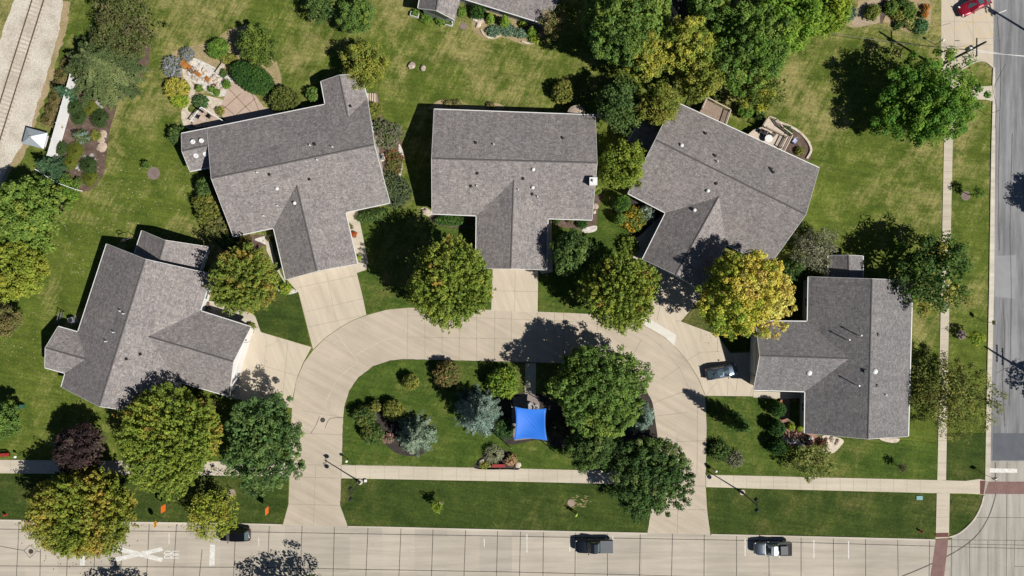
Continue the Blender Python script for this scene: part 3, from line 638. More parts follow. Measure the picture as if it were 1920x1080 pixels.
house('house', 'grey shingled house at the far left, its white garage front facing the loop road', [A, A2], SIDINGW, ROOF,
      [(227, 583, 'p'), (233, 588, 'p'), (214, 623, 'p'), (200, 640, 'p'), (237, 673, 'd'), (263, 664, 'd')])
B1 = dict(v=dict(nwm=(388, 241, 3), rw=(396, 334, 6.4), swm=(437.5, 443, 3), g1=(513, 427, 3), gw=(535.5, 524, 3), ga=(594, 508, 5.15), ge=(670, 494.5, 3), g2=(647.5, 398, 3), se=(731, 380, 3), re=(701.5, 271, 6.4), n2=(688.5, 184, 3), nE=(676, 138, 3), nA=(636, 141, 4.3), nW=(602, 152.5, 3), n1=(610, 196, 3), gv=(556, 347.5, 5.1), nv=(652.5, 220, 4.25)),
          out=['nwm', 'rw', 'swm', 'g1', 'gw', 'ga', 'ge', 'g2', 'se', 're', 'n2', 'nE', 'nA', 'nW', 'n1'],
          faces=[['nwm', 'rw', 're', 'n2', 'nv', 'n1'], ['rw', 'swm', 'g1', 'gv', 'g2', 'se', 're'], ['g1', 'gw', 'ga', 'gv'], ['gv', 'ga', 'ge', 'g2'], ['n1', 'nv', 'nA', 'nW'], ['nv', 'n2', 'nE', 'nA']],
          ridges=[('rw', 're'), ('ga', 'gv'), ('nA', 'nv')], garage=('gw', 'ga', 'ge'))
B2 = dict(v=dict(a=(340, 250.5, 2.85), b=(341, 283, 4.05), c=(356, 321, 2.85), d=(403, 311, 2.85), e=(392, 272, 4.05), f=(388.5, 241, 2.9)), out=['a', 'b', 'c', 'd', 'e', 'f'], faces=[['a', 'b', 'e', 'f'], ['b', 'c', 'd', 'e']], ridges=[('b', 'e')], hide=[('d', 'e'), ('e', 'f')])
house('house', 'grey shingled house with a stone patio and water garden behind it at upper left', [B1, B2], SIDING, ROOF,
      [(362, 266, 'r'), (378, 264, 'r'), (367.5, 292, 'r'), (385, 289, 'r'), (582, 273, 'p'), (590, 271, 'd'), (624, 276, 'p'), (595, 300, 'p'), (483, 324, 'p'), (505, 327, 'd'), (580, 336, 'd'), (520, 354, 'm'), (553, 381, 'm'), (521, 386, 'p'), (495, 405, 'p'), (657, 199, 'd')])
C1 = dict(v=dict(nw=(814, 205, 3.3), ne=(1116, 216, 3.3), re=(1119.5, 305, 6.2), se=(1110, 412, 3.3), g2=(1027, 409.5, 3.3), ge=(1024.5, 506, 3.3), ga=(957.5, 503.5, 5.2), gw=(892.5, 503, 3.3), g1=(893.5, 404, 3.3), sw=(810, 400.5, 3.3), rw=(809.5, 297, 6.2), gv=(963, 337, 5.2)),
          out=['nw', 'ne', 're', 'se', 'g2', 'ge', 'ga', 'gw', 'g1', 'sw', 'rw'], faces=[['nw', 'ne', 're', 'rw'], ['rw', 're', 'se', 'g2', 'gv', 'g1', 'sw'], ['g1', 'gv', 'ga', 'gw'], ['gv', 'g2', 'ge', 'ga']], ridges=[('rw', 're'), ('ga', 'gv')], garage=('gw', 'ga', 'ge'))
house('house', 'grey shingled house in the top middle with a white chimney on its right gable', [C1], SIDING, ROOF,
      [(892, 268, 'd'), (926, 271, 'p'), (895, 325, 'd'), (883, 349, 'd'), (894, 349, 'p'), (1000, 318, 'm'), (981, 335, 'd'), (999, 352, 'm'), (972, 356, 'p'), (998, 364, 'd'), (1008, 369, 'p'), (1055, 259, 'd'), (1111, 342, 'c')])
D1 = dict(v=dict(nw=(1264, 190, 3), ne=(1536, 315, 3), re=(1511, 402, 6.8), se=(1442, 499, 3), g2=(1362, 458, 3), ge=(1315, 545, 3), ga=(1267, 515, 5.3), gw=(1205, 486, 3), g1=(1248.5, 399, 3), sw=(1177.5, 362.5, 3), rw=(1229, 262, 6.8), gv=(1349, 366, 5.45)),
          out=['nw', 'ne', 're', 'se', 'g2', 'ge', 'ga', 'gw', 'g1', 'sw', 'rw'], faces=[['nw', 'ne', 're', 'rw'], ['rw', 're', 'se', 'g2', 'gv', 'g1', 'sw'], ['g1', 'gv', 'ga', 'gw'], ['gv', 'g2', 'ge', 'ga']], ridges=[('rw', 're'), ('ga', 'gv')], garage=('gw', 'ga', 'ge'))
D2 = dict(v=dict(a=(1178, 264, 2.5), b=(1202, 222, 2.5), c=(1262, 250, 3.0), d=(1240, 294, 3.0)), out=['a', 'b', 'c', 'd'], faces=[['a', 'b', 'c', 'd']], ridges=[], hide=[('b', 'c'), ('c', 'd'), ('d', 'a')])
house('house', 'tilted grey shingled house at upper right with two wooden decks along its back wall', [D1, D2], SIDING, ROOF,
      [(1278, 273, 'm'), (1341, 292, 'd'), (1345, 303, 'p'), (1323, 250, 'd'), (1327, 358, 'm'), (1343, 344, 'd'), (1302, 394, 'm'), (1446, 317, 'd'), (1450, 323, 'd')])
E1 = dict(v=dict(nw=(1516, 519, 2.9), rn=(1635, 523, 6.3), ne=(1711, 526, 2.9), se=(1703, 818, 2.9), rs=(1627.5, 823, 6.3), sw=(1509, 812, 2.9), g2=(1510, 734, 2.9), gs=(1413, 731, 2.9), ga=(1425, 667, 5.1), gn=(1416, 602, 2.9), g1=(1514.5, 603, 2.9), gv=(1594, 672.5, 5.2)),
          out=['nw', 'rn', 'ne', 'se', 'rs', 'sw', 'g2', 'gs', 'ga', 'gn', 'g1'], faces=[['nw', 'rn', 'rs', 'sw', 'g2', 'gv', 'g1'], ['rn', 'ne', 'se', 'rs'], ['g1', 'gv', 'ga', 'gn'], ['gv', 'g2', 'gs', 'ga']], ridges=[('rn', 'rs'), ('ga', 'gv')], garage=('gs', 'ga', 'gn'))
E2 = dict(v=dict(nw=(1553, 479, 2.5), na=(1591, 478.5, 3.8), ne=(1618, 480, 2.5), se=(1618, 530, 2.5), sa=(1592, 530, 3.8), sw=(1553, 530, 2.5)), out=['nw', 'na', 'ne', 'se', 'sa', 'sw'], faces=[['nw', 'na', 'sa', 'sw'], ['na', 'ne', 'se', 'sa']], ridges=[('na', 'sa')], hide=[('se', 'sa'), ('sa', 'sw')])
house('house', 'dark grey shingled house beside the side street, with a brick patio in its corner', [E1, E2], SIDING, ROOFE,
      [(1585, 636, 't'), (1607, 628, 't'), (1603, 721, 't'), (1623, 696, 's'), (1640, 696, 'D'), (1517, 699, 'D'), (1646, 627, 'd'), (1644, 723, 'd'), (1660, 740, 'p')])
F1 = dict(v=dict(s1=(820, -18, 3), s2=(1030, 47, 3), r2=(1062, -54, 6.3), n2=(1093, -156, 3), n1=(880, -222, 3), r1=(850, -121, 6.3)), out=['s1', 's2', 'r2', 'n2', 'n1', 'r1'], faces=[['s1', 's2', 'r2', 'r1'], ['r1', 'r2', 'n2', 'n1']], ridges=[('r1', 'r2')])
F2 = dict(v=dict(a=(797, -62, 3.2), b=(784, 15, 3.2), c=(817.5, 19, 4.9), d=(852, 37, 3.2), e=(878, -60, 3.2), f=(831, -60, 4.9)), out=['a', 'b', 'c', 'd', 'e', 'f'], faces=[['a', 'b', 'c', 'f'], ['c', 'd', 'e', 'f']], ridges=[('c', 'f')], hide=[('d', 'e'), ('e', 'f'), ('f', 'a')])
house('house', 'grey roofed house cut off by the top edge, white flower boxes below its gable', [F1, F2], pm('grey_siding', (.30, .31, .31), (.26, .27, .27), .6, .7), ROOF, group='houses beyond the back lawns')
G1 = dict(v=dict(s=(1281, 40, 3.2), e=(1400, -43, 3.2), ra=(1366, -95, 5.6), n=(1331, -146, 3.2), w=(1212, -66, 3.2), rb=(1246, -13, 5.6)), out=['s', 'e', 'ra', 'n', 'w', 'rb'], faces=[['s', 'e', 'ra', 'rb'], ['rb', 'ra', 'n', 'w']], ridges=[('ra', 'rb')])
house('house', 'corner of a house, roof coloured dark for shade, among the tall trees at the top', [G1], SIDING, pm('shade_dark_shingles', (.075, .07, .07), (.055, .05, .05), 3, .9, speck=.25, sscale=6), group='houses beyond the back lawns')  # shade of the surrounding trees is put into the dark roof colour

# ------------------------------------------------------------------ trees and plants
def leaf_mesh(name, P, N, size, cols, rg, aspect=.8):
    """one small folded leaf-shaped face per point; P points, N facing, cols per-leaf tint"""
    n = len(P); up = rg.normal(size=(n, 3)); N = N / (np.linalg.norm(N, axis=1, keepdims=True) + 1e-9)
    Tn = np.cross(N, up); Tn /= (np.linalg.norm(Tn, axis=1, keepdims=True) + 1e-9); Bn = np.cross(N, Tn)
    s = (size * rg.uniform(.65, 1.35, n))[:, None] if np.isscalar(size) else (size * rg.uniform(.75, 1.25, n))[:, None]
    V = np.empty((n, 4, 3)); V[:, 0] = P - Tn * s * .5; V[:, 1] = P + Bn * s * .5 * aspect + N * s * .06; V[:, 2] = P + Tn * s * .5; V[:, 3] = P - Bn * s * .5 * aspect + N * s * .06
    me = bpy.data.meshes.new(name)
    me.vertices.add(4 * n); me.vertices.foreach_set('co', V.reshape(-1).astype(np.float32))
    me.loops.add(4 * n); me.loops.foreach_set('vertex_index', np.arange(4 * n, dtype=np.int32))
    me.polygons.add(n); me.polygons.foreach_set('loop_start', np.arange(0, 4 * n, 4, dtype=np.int32))
    a = me.color_attributes.new('tint', 'FLOAT_COLOR', 'POINT')
    c = np.ones((n, 4, 4), np.float32); c[:, :, :3] = cols[:, None, :]; a.data.foreach_set('color', c.reshape(-1))
    me.update(calc_edges=True); me.validate(); me.materials.append(LEAF)
    return me
def sph(rg, n):
    v = rg.normal(size=(n, 3)); return v / np.linalg.norm(v, axis=1, keepdims=True)
GAIN = 2.0
def tints(rg, idx, pal, dirs, jit=.22, bias=None):
    """palette = [(rgb, weight)...]: whole clumps take a tone, patchily, as real crowns colour up branch by branch"""
    m = idx.max() + 1; cols = np.array([p[0] for p in pal]); wt = np.array([p[1] for p in pal], float); wt /= wt.sum()
    k = rg.normal(size=(3, 3)) * 1.6; f = np.sin(dirs @ k[0] * 2 + rg.uniform(0, 6)) + np.sin(dirs @ k[1] * 3 + rg.uniform(0, 6)) + rg.normal(size=m) * .9
    if bias is not None: f = f + dirs @ np.array(bias, float)
    r = np.argsort(np.argsort(f)) / m; ch = np.searchsorted(np.cumsum(wt), r, side='right').clip(0, len(pal) - 1)
    cc = cols[ch] * rg.uniform(.80, 1.22, (m, 1)); c = cc[idx]
    sw = rg.random(len(idx)) < .12; c[sw] = cols[rg.choice(len(pal), sw.sum(), p=wt)]
    c = c * rg.uniform(1 - jit, 1 + jit, (len(idx), 1)); c[:, 0] *= rg.uniform(.9, 1.12, len(idx))
    return np.clip(c * GAIN * np.array([1.0, 1.07, .95]), 0, .8)
def crown(rg, Rx, Rz, nclump, nleaf, leaf, cr, pal, hollow=.5, spike=.0, lump=.16, flat=.0, ry=1.0, low=-.55, bias=None, core=0, gaps=0):
    # clumps spread evenly over an outer shell with gaps between them, plus a looser inner set
    no = int(nclump * .72); i = np.arange(no) + .5; zf = 1 - (1 - low) * i / no; a = i * 2.399963 + rg.uniform(0, 6); q = np.sqrt(np.clip(1 - zf * zf, 0, 1))
    d = np.stack([q * np.cos(a), q * np.sin(a), zf], 1) + rg.normal(size=(no, 3)) * .75 / math.sqrt(no); d2 = sph(rg, (nclump - no) * 3); d2 = d2[d2[:, 2] > low][:nclump - no]
    outer = np.r_[np.ones(len(d), bool), np.zeros(len(d2), bool)]; d = np.concatenate([d, d2])
    if gaps:
        gk = rg.normal(size=(3, 3)) * 2.6; gf = sum(np.sin(d @ q + i * 2.1) for i, q in enumerate(gk)) + rg.normal(size=len(d)) * .5; kp = gf > np.quantile(gf, gaps); d = d[kp]; outer = outer[kp]
    d /= np.linalg.norm(d, axis=1, keepdims=True); m = len(d)
    K = rg.normal(size=(5, 3)); ph = rg.uniform(0, 6, 5); L = sum(np.sin(d @ K[i] * (1.5 + i * .7) + ph[i]) for i in range(5)) / 3
    rad = (1 + lump * L) * np.where(outer, .86 + .16 * rg.random(m), hollow * .8 + (.84 - hollow * .8) * rg.random(m))
    c = d * rad[:, None] * np.array([Rx, Rx * ry, Rz]) * (1 - .5 * cr / Rx)
    idx = np.repeat(np.arange(m), nleaf); o = sph(rg, len(idx)) * (rg.random((len(idx), 1)) ** .45)
    crs = cr * rg.uniform(.6, 1.3, m); ax = d * np.array([.75, .75, .55]) + np.array([0, 0, .55]); ax /= np.linalg.norm(ax, axis=1, keepdims=True)
    off = o * crs[idx][:, None]; off[:, 2] *= (.75 - flat)
    if spike:
        al = (o * ax[idx]).sum(1, keepdims=True); off = off * (1 - .35 * spike * np.clip(al, 0, 1)) + ax[idx] * al * crs[idx][:, None] * spike
    P = c[idx] + off
    N = o * 1.0 + np.array([0, 0, .60]) + rg.normal(size=P.shape) * .40
    sz = np.full(len(P), leaf)
    if core:      # the twiggy inside of the crown, which keeps a leafy crown from being see-through
        nc = int(core * 8 * Rx * ry * Rx / (leaf * leaf)); dc = sph(rg, nc); kk = np.argmax(dc[:, None, :] @ d[None, ::max(1, m // 160)].transpose(0, 2, 1), axis=2)[:, 0] * max(1, m // 160) if nc * (m // max(1, m // 160)) < 4e7 else rg.integers(0, m, nc)
        rl = 1 + lump * sum(np.sin(dc @ K[i] * (1.5 + i * .7) + ph[i]) for i in range(5)) / 3
        PC = dc * (rl * (.30 + .50 * rg.random(nc) ** .6))[:, None] * np.array([Rx, Rx * ry, Rz]); PC[:, 2] = np.where(PC[:, 2] < Rz * low, PC[:, 2] * .5, PC[:, 2])
        P = np.concatenate([P, PC]); N = np.concatenate([N, rg.normal(size=PC.shape) * .6 + np.array([0, 0, .8])]); idx = np.concatenate([idx, kk]); sz = np.concatenate([sz, np.full(nc, leaf * 1.8)])
    P[:, 2] = np.maximum(P[:, 2], -Rz * .98)
    return P, N, tints(rg, idx, pal, d, bias=bias), c, sz
def trunk_mb(h0, zc, R0, c, rg, limbs=9, r=.22):
    t = MB(); top = zc + .25 * (zc - h0 + .1); b = Vector((rg.uniform(-.2, .2), rg.uniform(-.2, .2), h0))
    t.tube([(0, 0, -.1), (0, 0, .25), tuple(b), (b.x * .5, b.y * .5, zc), (0, 0, top)], [r * 1.45, r, r * .8, r * .5, r * .18], 8)
    if len(c):
        for q in c[rg.choice(len(c), min(limbs, len(c)), replace=False)]:
            z0 = h0 + (zc - h0) * rg.uniform(.0, .8); e = Vector((q[0], q[1], q[2] + zc)) * .96; s = Vector((b.x * .7, b.y * .7, z0))
            t.tube([s, s.lerp(e, .5) + Vector((0, 0, .25)), e], [r * .45, r * .25, r * .07], 6)
    return t
SEED = [100]
def tree(px, py, rp, h, pal, label, name='leafy_tree', cat='tree', base=.22, dens=1.0, leaf=.34, cr=.95, hollow=.5, spike=0, lump=.26, limbs=9, group=None, ry=1.0, rz=0, thin=False, low=-.55, bias=None, gaps=None):
    SEED[0] += 1; rg = np.random.default_rng(SEED[0]); leaf *= .88; dens *= 1.25 if thin else 1.75
    rp *= .955 if name == 'maple_tree' else 1.0; zb = h * base; zc = (h + zb) / 2; Rz = (h - zb) / 2; Rr = rp * (CAM_H - zc) / FPX; p = W(px, py, zc)
    root = empty(name, (p.x, p.y, 0), rz); tag(root, label, cat, group)
    nclump = max(14, int(3.3 * Rr * (Rr * .55 + Rz * .45) / (cr * cr) * (1.25 if not thin else .8))); nleaf = max(14, int(dens * 13 * cr * cr / (leaf * leaf) * .62))
    P, N, C, c, sz = crown(rg, Rr, Rz, nclump, nleaf, leaf, cr, pal, hollow, spike, lump, ry=ry, low=low, bias=bias, core=.35 if thin else .85, gaps=gaps if gaps is not None else (.07 if name == 'maple_tree' else .17))
    P[:, 2] += zc; P[:, 2] = np.maximum(P[:, 2], .05)
    o = link('crown', leaf_mesh('crown', P, N, sz, C, rg), None, root)
    trunk_mb(max(.3, zb * 1.05), zc, Rr, c, rg, limbs, max(.05, h * .019)).build('trunk', BARK, root)
    return root
def shrub(px, py, rp, h, pal, label, name='shrub', cat='shrub', leaf=.17, cr=.30, dens=1.0, hollow=.72, lump=.10, group=None, ry=1.0, rz=0, spike=0, z0=0):
    SEED[0] += 1; rg = np.random.default_rng(SEED[0]); zc = h * .42; Rz = h * .58; Rr = rp * (CAM_H - h * .5) / FPX; p = W(px, py, h * .5)
    cr = min(cr, Rr * .72); dens *= 1.4
    nclump = max(20, int(3.4 * Rr * (Rr * .5 + Rz * .5) / (cr * cr) * 1.5)); nleaf = max(8, int(dens * 11 * cr * cr / (leaf * leaf) * .6))
    P, N, C, c, sz = crown(rg, Rr, Rz, nclump, nleaf, leaf, cr, pal, hollow, spike, lump, ry=ry, low=-.7, core=.6)
    P[:, 2] = np.maximum(P[:, 2] + zc, .03) + z0
    o = link(name, leaf_mesh(name, P, N, sz, C, rg), None, None, (p.x, p.y, 0)); o.rotation_euler.z = rz
    return tag(o, label, cat, group)
def conifer(px, py, rp, h, pal, label, name='spruce_tree', nb=13, needle=.24, dens=1.0, droop=.14, group=None, layers=None, sq=.8):
    SEED[0] += 1; rg = np.random.default_rng(SEED[0]); Rr = rp * (CAM_H - h * .35) / FPX; p = W(px, py, h * .35)
    root = empty(name, (p.x, p.y, 0)); tag(root, label, 'tree', group); PP = []; NN = []; II = []; k = 0; DD = []
    layers = layers or max(8, int(h * 1.9)); tr = MB(); tr.tube([(0, 0, -.1), (0, 0, h * .5), (0, 0, h)], [h * .03, h * .018, .03], 8)
    for l in range(layers):
        t = l / (layers - 1); z = .35 + t * (h - .4); L = Rr * (1 - t) ** sq * 1.0 + .12; nbr = max(5, int(nb * (1 - .55 * t))); a0 = rg.uniform(0, 6.28)
        for b in range(nbr):
            a = a0 + 6.283 * b / nbr + rg.normal() * .16; Lb = L * rg.uniform(.78, 1.1); dx, dy = math.cos(a), math.sin(a)
            npt = max(10, int(dens * 62 * Lb)); s = rg.random(npt) ** .7; wd = .34 * Lb * (1.05 - s) * .8 + .10
            sd = rg.normal(size=npt) * wd * .55
            x = s * Lb * dx - sd * dy; y = s * Lb * dy + sd * dx; zz = z - droop * Lb * s * s * 1.6 + .10 * Lb * np.clip(s - .7, 0, 1) + rg.normal(size=npt) * .09 - np.abs(sd) * .25
            PP.append(np.stack([x, y, np.maximum(zz, .05)], 1)); NN.append(np.stack([dx * .5 + rg.normal(size=npt) * .5, dy * .5 + rg.normal(size=npt) * .5, np.full(npt, .9)], 1)); II.append(np.full(npt, k)); DD.append((dx, dy, t)); k += 1
            if l % 2 == 0 and Lb > .6: tr.tube([(0, 0, z), (dx * Lb * .8, dy * Lb * .8, z - droop * Lb)], [.05, .015], 5)
    P = np.concatenate(PP); N = np.concatenate(NN); I = np.concatenate(II)
    link('crown', leaf_mesh('crown', P, N, needle, tints(rg, I, pal, np.array(DD), .25), rg, .42), None, root); tr.build('trunk', BARK, root)
    return root
def grass_clump(px, py, rp, h, c1, c2, label, name='ornamental_grass', n=420, group=None, plume=None):
    SEED[0] += 1; rg = np.random.default_rng(SEED[0]); Rr = rp * (CAM_H - h * .6) / FPX; p = W(px, py, h * .6); PP = []; CC = []; NN = []
    a = rg.uniform(0, 6.283, n); L = rg.uniform(.35, 1.05, n)
    for t in (.2, .45, .7, .9, 1.0):
        r = .10 + L * Rr * t ** 1.3; z = h * (1.0 - .45 * L) * (1 - (1 - t) ** 2) * rg.uniform(.8, 1.1, n)
        PP.append(np.stack([r * np.cos(a), r * np.sin(a), z], 1)); NN.append(np.stack([np.cos(a) * .4, np.sin(a) * .4, np.ones(n)], 1) + rg.normal(size=(n, 3)) * .3)
        k = rg.random((n, 1)); CC.append(np.array(c1) * k + np.array(c2 if (plume is None or t < .95) else plume) * (1 - k))
    o = link(name, leaf_mesh(name, np.concatenate(PP), np.concatenate(NN), .17, np.concatenate(CC), rg, .5), None, None, (p.x, p.y, 0))
    return tag(o, label, 'plant', group)
# palettes (albedo)
G_MAPLE = [((.094, .124, .022), 5), ((.128, .154, .026), 4), ((.165, .165, .028), 1.2), ((.19, .125, .030), .4)]
G_GREEN = [((.064, .104, .026), 5), ((.092, .136, .030), 3), ((.125, .158, .034), 1)]
G_DARK = [((.042, .070, .022), 5), ((.060, .092, .026), 3), ((.088, .116, .034), 1)]
G_LIME = [((.105, .155, .020), 4), ((.16, .20, .025), 3), ((.21, .22, .03), 2)]
G_OLIVE = [((.090, .098, .024), 4), ((.130, .130, .032), 3), ((.17, .155, .04), 2)]
G_YELLOW = [((.42, .30, .085), 4), ((.36, .28, .05), 3), ((.22, .225, .030), 3), ((.13, .17, .025), 2)]
G_YG = [((.150, .160, .028), 4), ((.205, .190, .034), 3), ((.100, .130, .024), 3)]
G_TURN = [((.098, .122, .020), 3), ((.135, .138, .024), 4), ((.172, .148, .028), 3), ((.20, .135, .030), .8)]
G_PURPLE = [((.026, .016, .018), 5), ((.042, .026, .027), 3), ((.062, .044, .040), 1)]
G_BLUE = [((.120, .158, .145), 4), ((.165, .205, .190), 3), ((.075, .105, .092), 3)]
G_GREY = [((.125, .120, .085), 4), ((.17, .16, .12), 2), ((.085, .085, .05), 3)]
G_BROWN = [((.13, .105, .045), 4), ((.10, .10, .035), 4), ((.19, .145, .08), 2)]
G_ORANGE = [((.15, .105, .045), 3), ((.115, .09, .038), 3), ((.08, .088, .028), 4)]
G_SPR = [((.050, .068, .028), 4), ((.074, .092, .038), 3), ((.105, .120, .052), 2)]
G_YEW = [((.026, .060, .016), 5), ((.042, .080, .018), 3)]
G_BRIGHT = [((.068, .118, .022), 4), ((.092, .145, .026), 3)]
MAP = dict(spike=1.5, cr=.46, leaf=.29, hollow=.55, lump=.17, name='maple_tree')
# --- maples round the loop
tree(840, 531, 84, 13, G_MAPLE, 'broad green maple with reddish tips, right of the deep shade between two driveways', bias=(-1, 1.3, 0), **MAP)
tree(1161, 545, 73, 11.5, G_MAPLE, 'green maple with an orange patch, overhanging the loop road beside the pale concrete panel', **MAP)
tree(457, 527, 65, 9, [((.090, .115, .022), 4), ((.125, .140, .026), 3), ((.17, .125, .03), 1.4)], 'round maple with bronze shoots on the lawn between the two left driveways', **MAP)
tree(320, 829, 101, 9.5, G_MAPLE, 'large bright green maple beside the lower left house, over the front sidewalk', **MAP)
tree(153, 958, 104, 9.5, G_TURN, ry=.87, label='large maple turning orange and yellow, overhanging the street at the lower left', **MAP)
# --- other street and garden trees
tree(1116, 727, 87, 9.5, G_GREEN, 'big dark green round headed tree beside the blue shade sail on the island', cr=.62, leaf=.28, lump=.24, hollow=.6, gaps=.1)
tree(1222, 892, 74, 8, [((.035, .065, .020), 5), ((.060, .092, .026), 3), ((.11, .13, .05), 1)], 'dark green tree shading the front sidewalk at the right entrance of the loop road', cr=.58, leaf=.26, lump=.22)
tree(1110, 838, 46, 6.5, G_DARK, 'dense dark green tree on the island, just below the big round headed tree', cr=.6, leaf=.24, hollow=.7)
tree(1398, 550, 85, 12, G_YELLOW, 'golden yellow tree overhanging a roof and the right side of the loop road', name='honey_locust_tree', bias=(-2.6, -.6, 0), cr=.6, lump=.22, leaf=.26)
tree(488, 830, 77, 8, [((.050, .086, .030), 5), ((.072, .112, .034), 3), ((.10, .135, .046), 1)], 'dark green tree at the loop road left entrance, beside the large bright maple', cr=.6, leaf=.27, lump=.36, gaps=.26, limbs=16)
tree(151, 843, 50, 7, G_PURPLE, 'dark purple leaved tree above the sidewalk at the lower left', name='purple_plum_tree', cr=.6, leaf=.26, lump=.18)
tree(395, 966, 51, 6.5, [((.13, .15, .022), 4), ((.18, .18, .03), 3), ((.21, .175, .035), 1)], 'thin light green tree on the verge, over the back of the black car', name='honey_locust_tree', cr=.75, leaf=.22, dens=.42, hollow=.4, thin=True, lump=.3, limbs=16)
tree(1738, 198, 87, 9.5, [((.055, .115, .018), 5), ((.085, .145, .020), 3), ((.12, .175, .03), 1)], 'large fresh green tree with a wide shadow beside the side street at upper right', cr=.8, leaf=.29, lump=.42, hollow=.45, gaps=.26)
tree(1750, 512, 80, 9, [((.034, .062, .016), 5), ((.052, .088, .018), 3), ((.15, .13, .03), 1)], 'dark green tree over the side sidewalk behind the lower right house', cr=1.0, dens=1.0, lump=.24, thin=True, hollow=.4)
tree(1783, 738, 76, 6.5, [((.080, .090, .024), 4), ((.115, .115, .030), 3), ((.15, .15, .04), 1)], 'thin crowned olive tree between the lower right house and the side street', name='crabapple_tree', cr=.75, leaf=.20, dens=.50, thin=True, hollow=.35, lump=.32, limbs=18, gaps=.25)
tree(1527, 464, 48, 6, G_GREY, 'nearly bare grey twigged tree between the two right hand houses', name='bare_tree', cr=.65, leaf=.18, dens=.36, thin=True, hollow=.3, limbs=26, lump=.25)
tree(1168, 312, 46, 7.5, [((.095, .125, .020), 5), ((.13, .155, .025), 3)], 'light green tree filling the gap between the middle house and the tilted house', cr=.7, leaf=.26)
tree(1072, 473, 44, 8, G_DARK, 'dark green tree against the right wall of the middle house garage', cr=.7, leaf=.28)
tree(1040, 45, 30, 5.5, G_BROWN, 'thin brownish tree at the right end of the house on the top edge', cr=.6, leaf=.2, dens=.5, thin=True, limbs=14)
tree(237, 45, 64, 7, [((.075, .078, .030), 4), ((.070, .082, .026), 4), ((.105, .088, .05), 2)], 'brownish thin leaved tree at the top left beside the railway spruce', name='crabapple_tree', cr=.75, leaf=.20, dens=.5, thin=True, hollow=.4, limbs=18)
tree(600, 14, 32, 5, G_DARK, 'dark open tree on the top edge above the upper left house', cr=.6, leaf=.24, dens=.6, thin=True, lump=.3)
tree(666, 26, 33, 5, G_GREEN, 'small round green tree on the back lawn at the top edge', cr=.5, leaf=.22, hollow=.75)
tree(684, 128, 43, 5.5, [((.125, .135, .026), 4), ((.160, .155, .030), 3), ((.095, .11, .024), 2)], 'yellow green round tree at the back corner of the upper left house', cr=.6, leaf=.22)
tree(483, 86, 38, 5, [((.060, .085, .018), 4), ((.085, .11, .022), 3)], 'small dark green tree at the top of the water garden', cr=.6, leaf=.24)
# --- the grove at the top
GROVE = dict(group='tall trees in the grove at the top', cr=.66, leaf=.29, lump=.24)
tree(1178, 45, 82, 13, G_GREEN, 'tall green tree of the top grove, nearest the house on the top edge', **GROVE)
tree(1207, 98, 52, 11, [((.215, .195, .035), 4), ((.165, .165, .03), 3), ((.115, .135, .028), 3)], 'golden leaved tree in the middle of the grove at the top', **GROVE)
tree(1283, 90, 54, 12, G_YG, 'yellow green tree beside the shaded dark roof in the grove at the top', **GROVE)
tree(1313, 142, 46, 10, [((.10, .115, .022), 4), ((.15, .15, .03), 3)], 'olive green tree directly behind the tilted house with the decks', **GROVE)
tree(1237, 192, 42, 9, [((.12, .125, .024), 4), ((.17, .155, .035), 3), ((.08, .10, .02), 2)], 'thin olive tree overhanging the back left corner of the tilted house', group='tall trees in the grove at the top', cr=.8, leaf=.24, dens=.7)
tree(1412, 88, 76, 13, G_BRIGHT + G_GREEN, 'tallest bright green tree in the right part of the grove at the top', **GROVE)
tree(1330, 8, 40, 11, G_GREEN, 'green tree on the top edge, overhanging the shaded dark roof', **GROVE)
tree(1482, 32, 62, 12, [((.085, .145, .020), 4), ((.12, .175, .024), 3)], 'light green tree at the top edge, right of the tallest tree of the grove', **GROVE)
tree(1552, 20, 46, 8, G_LIME[:2], 'lime green tree on the top edge beside the straw mulch flower bed', **GROVE)
tree(1420, 165, 50, 7, [((.060, .080, .018), 4), ((.10, .115, .022), 3), ((.20, .20, .03), 1)], 'dark green low tree with yellowish twigs above the right hand deck', cr=.8, leaf=.26, dens=.7, thin=True)
tree(1160, 195, 48, 8, G_DARK, 'shaded dark tree between the grove and the middle house', cr=.9, leaf=.3, dens=.7)
# --- left edge
tree(44, 400, 73, 8, [((.105, .148, .030), 4), ((.080, .122, .026), 3), ((.145, .165, .034), 1)], 'large light green tree on the left edge below the fenced garden', cr=.66, leaf=.29, lump=.24)
tree(30, 505, 58, 8, [((.155, .168, .026), 4), ((.125, .150, .024), 3), ((.19, .18, .028), 1.5)], 'yellow green tree on the left edge, level with the top of the far left house', cr=.62, leaf=.27)
tree(6, 603, 30, 5.5, G_BROWN[:2] + [((.07, .055, .03), 3)], 'brown thin leaved tree on the left edge beside the far left house', cr=.6, leaf=.2, dens=.6)
tree(0, 785, 32, 6, G_GREEN, 'green tree cut by the left edge, above the red bench', cr=.7, leaf=.26)
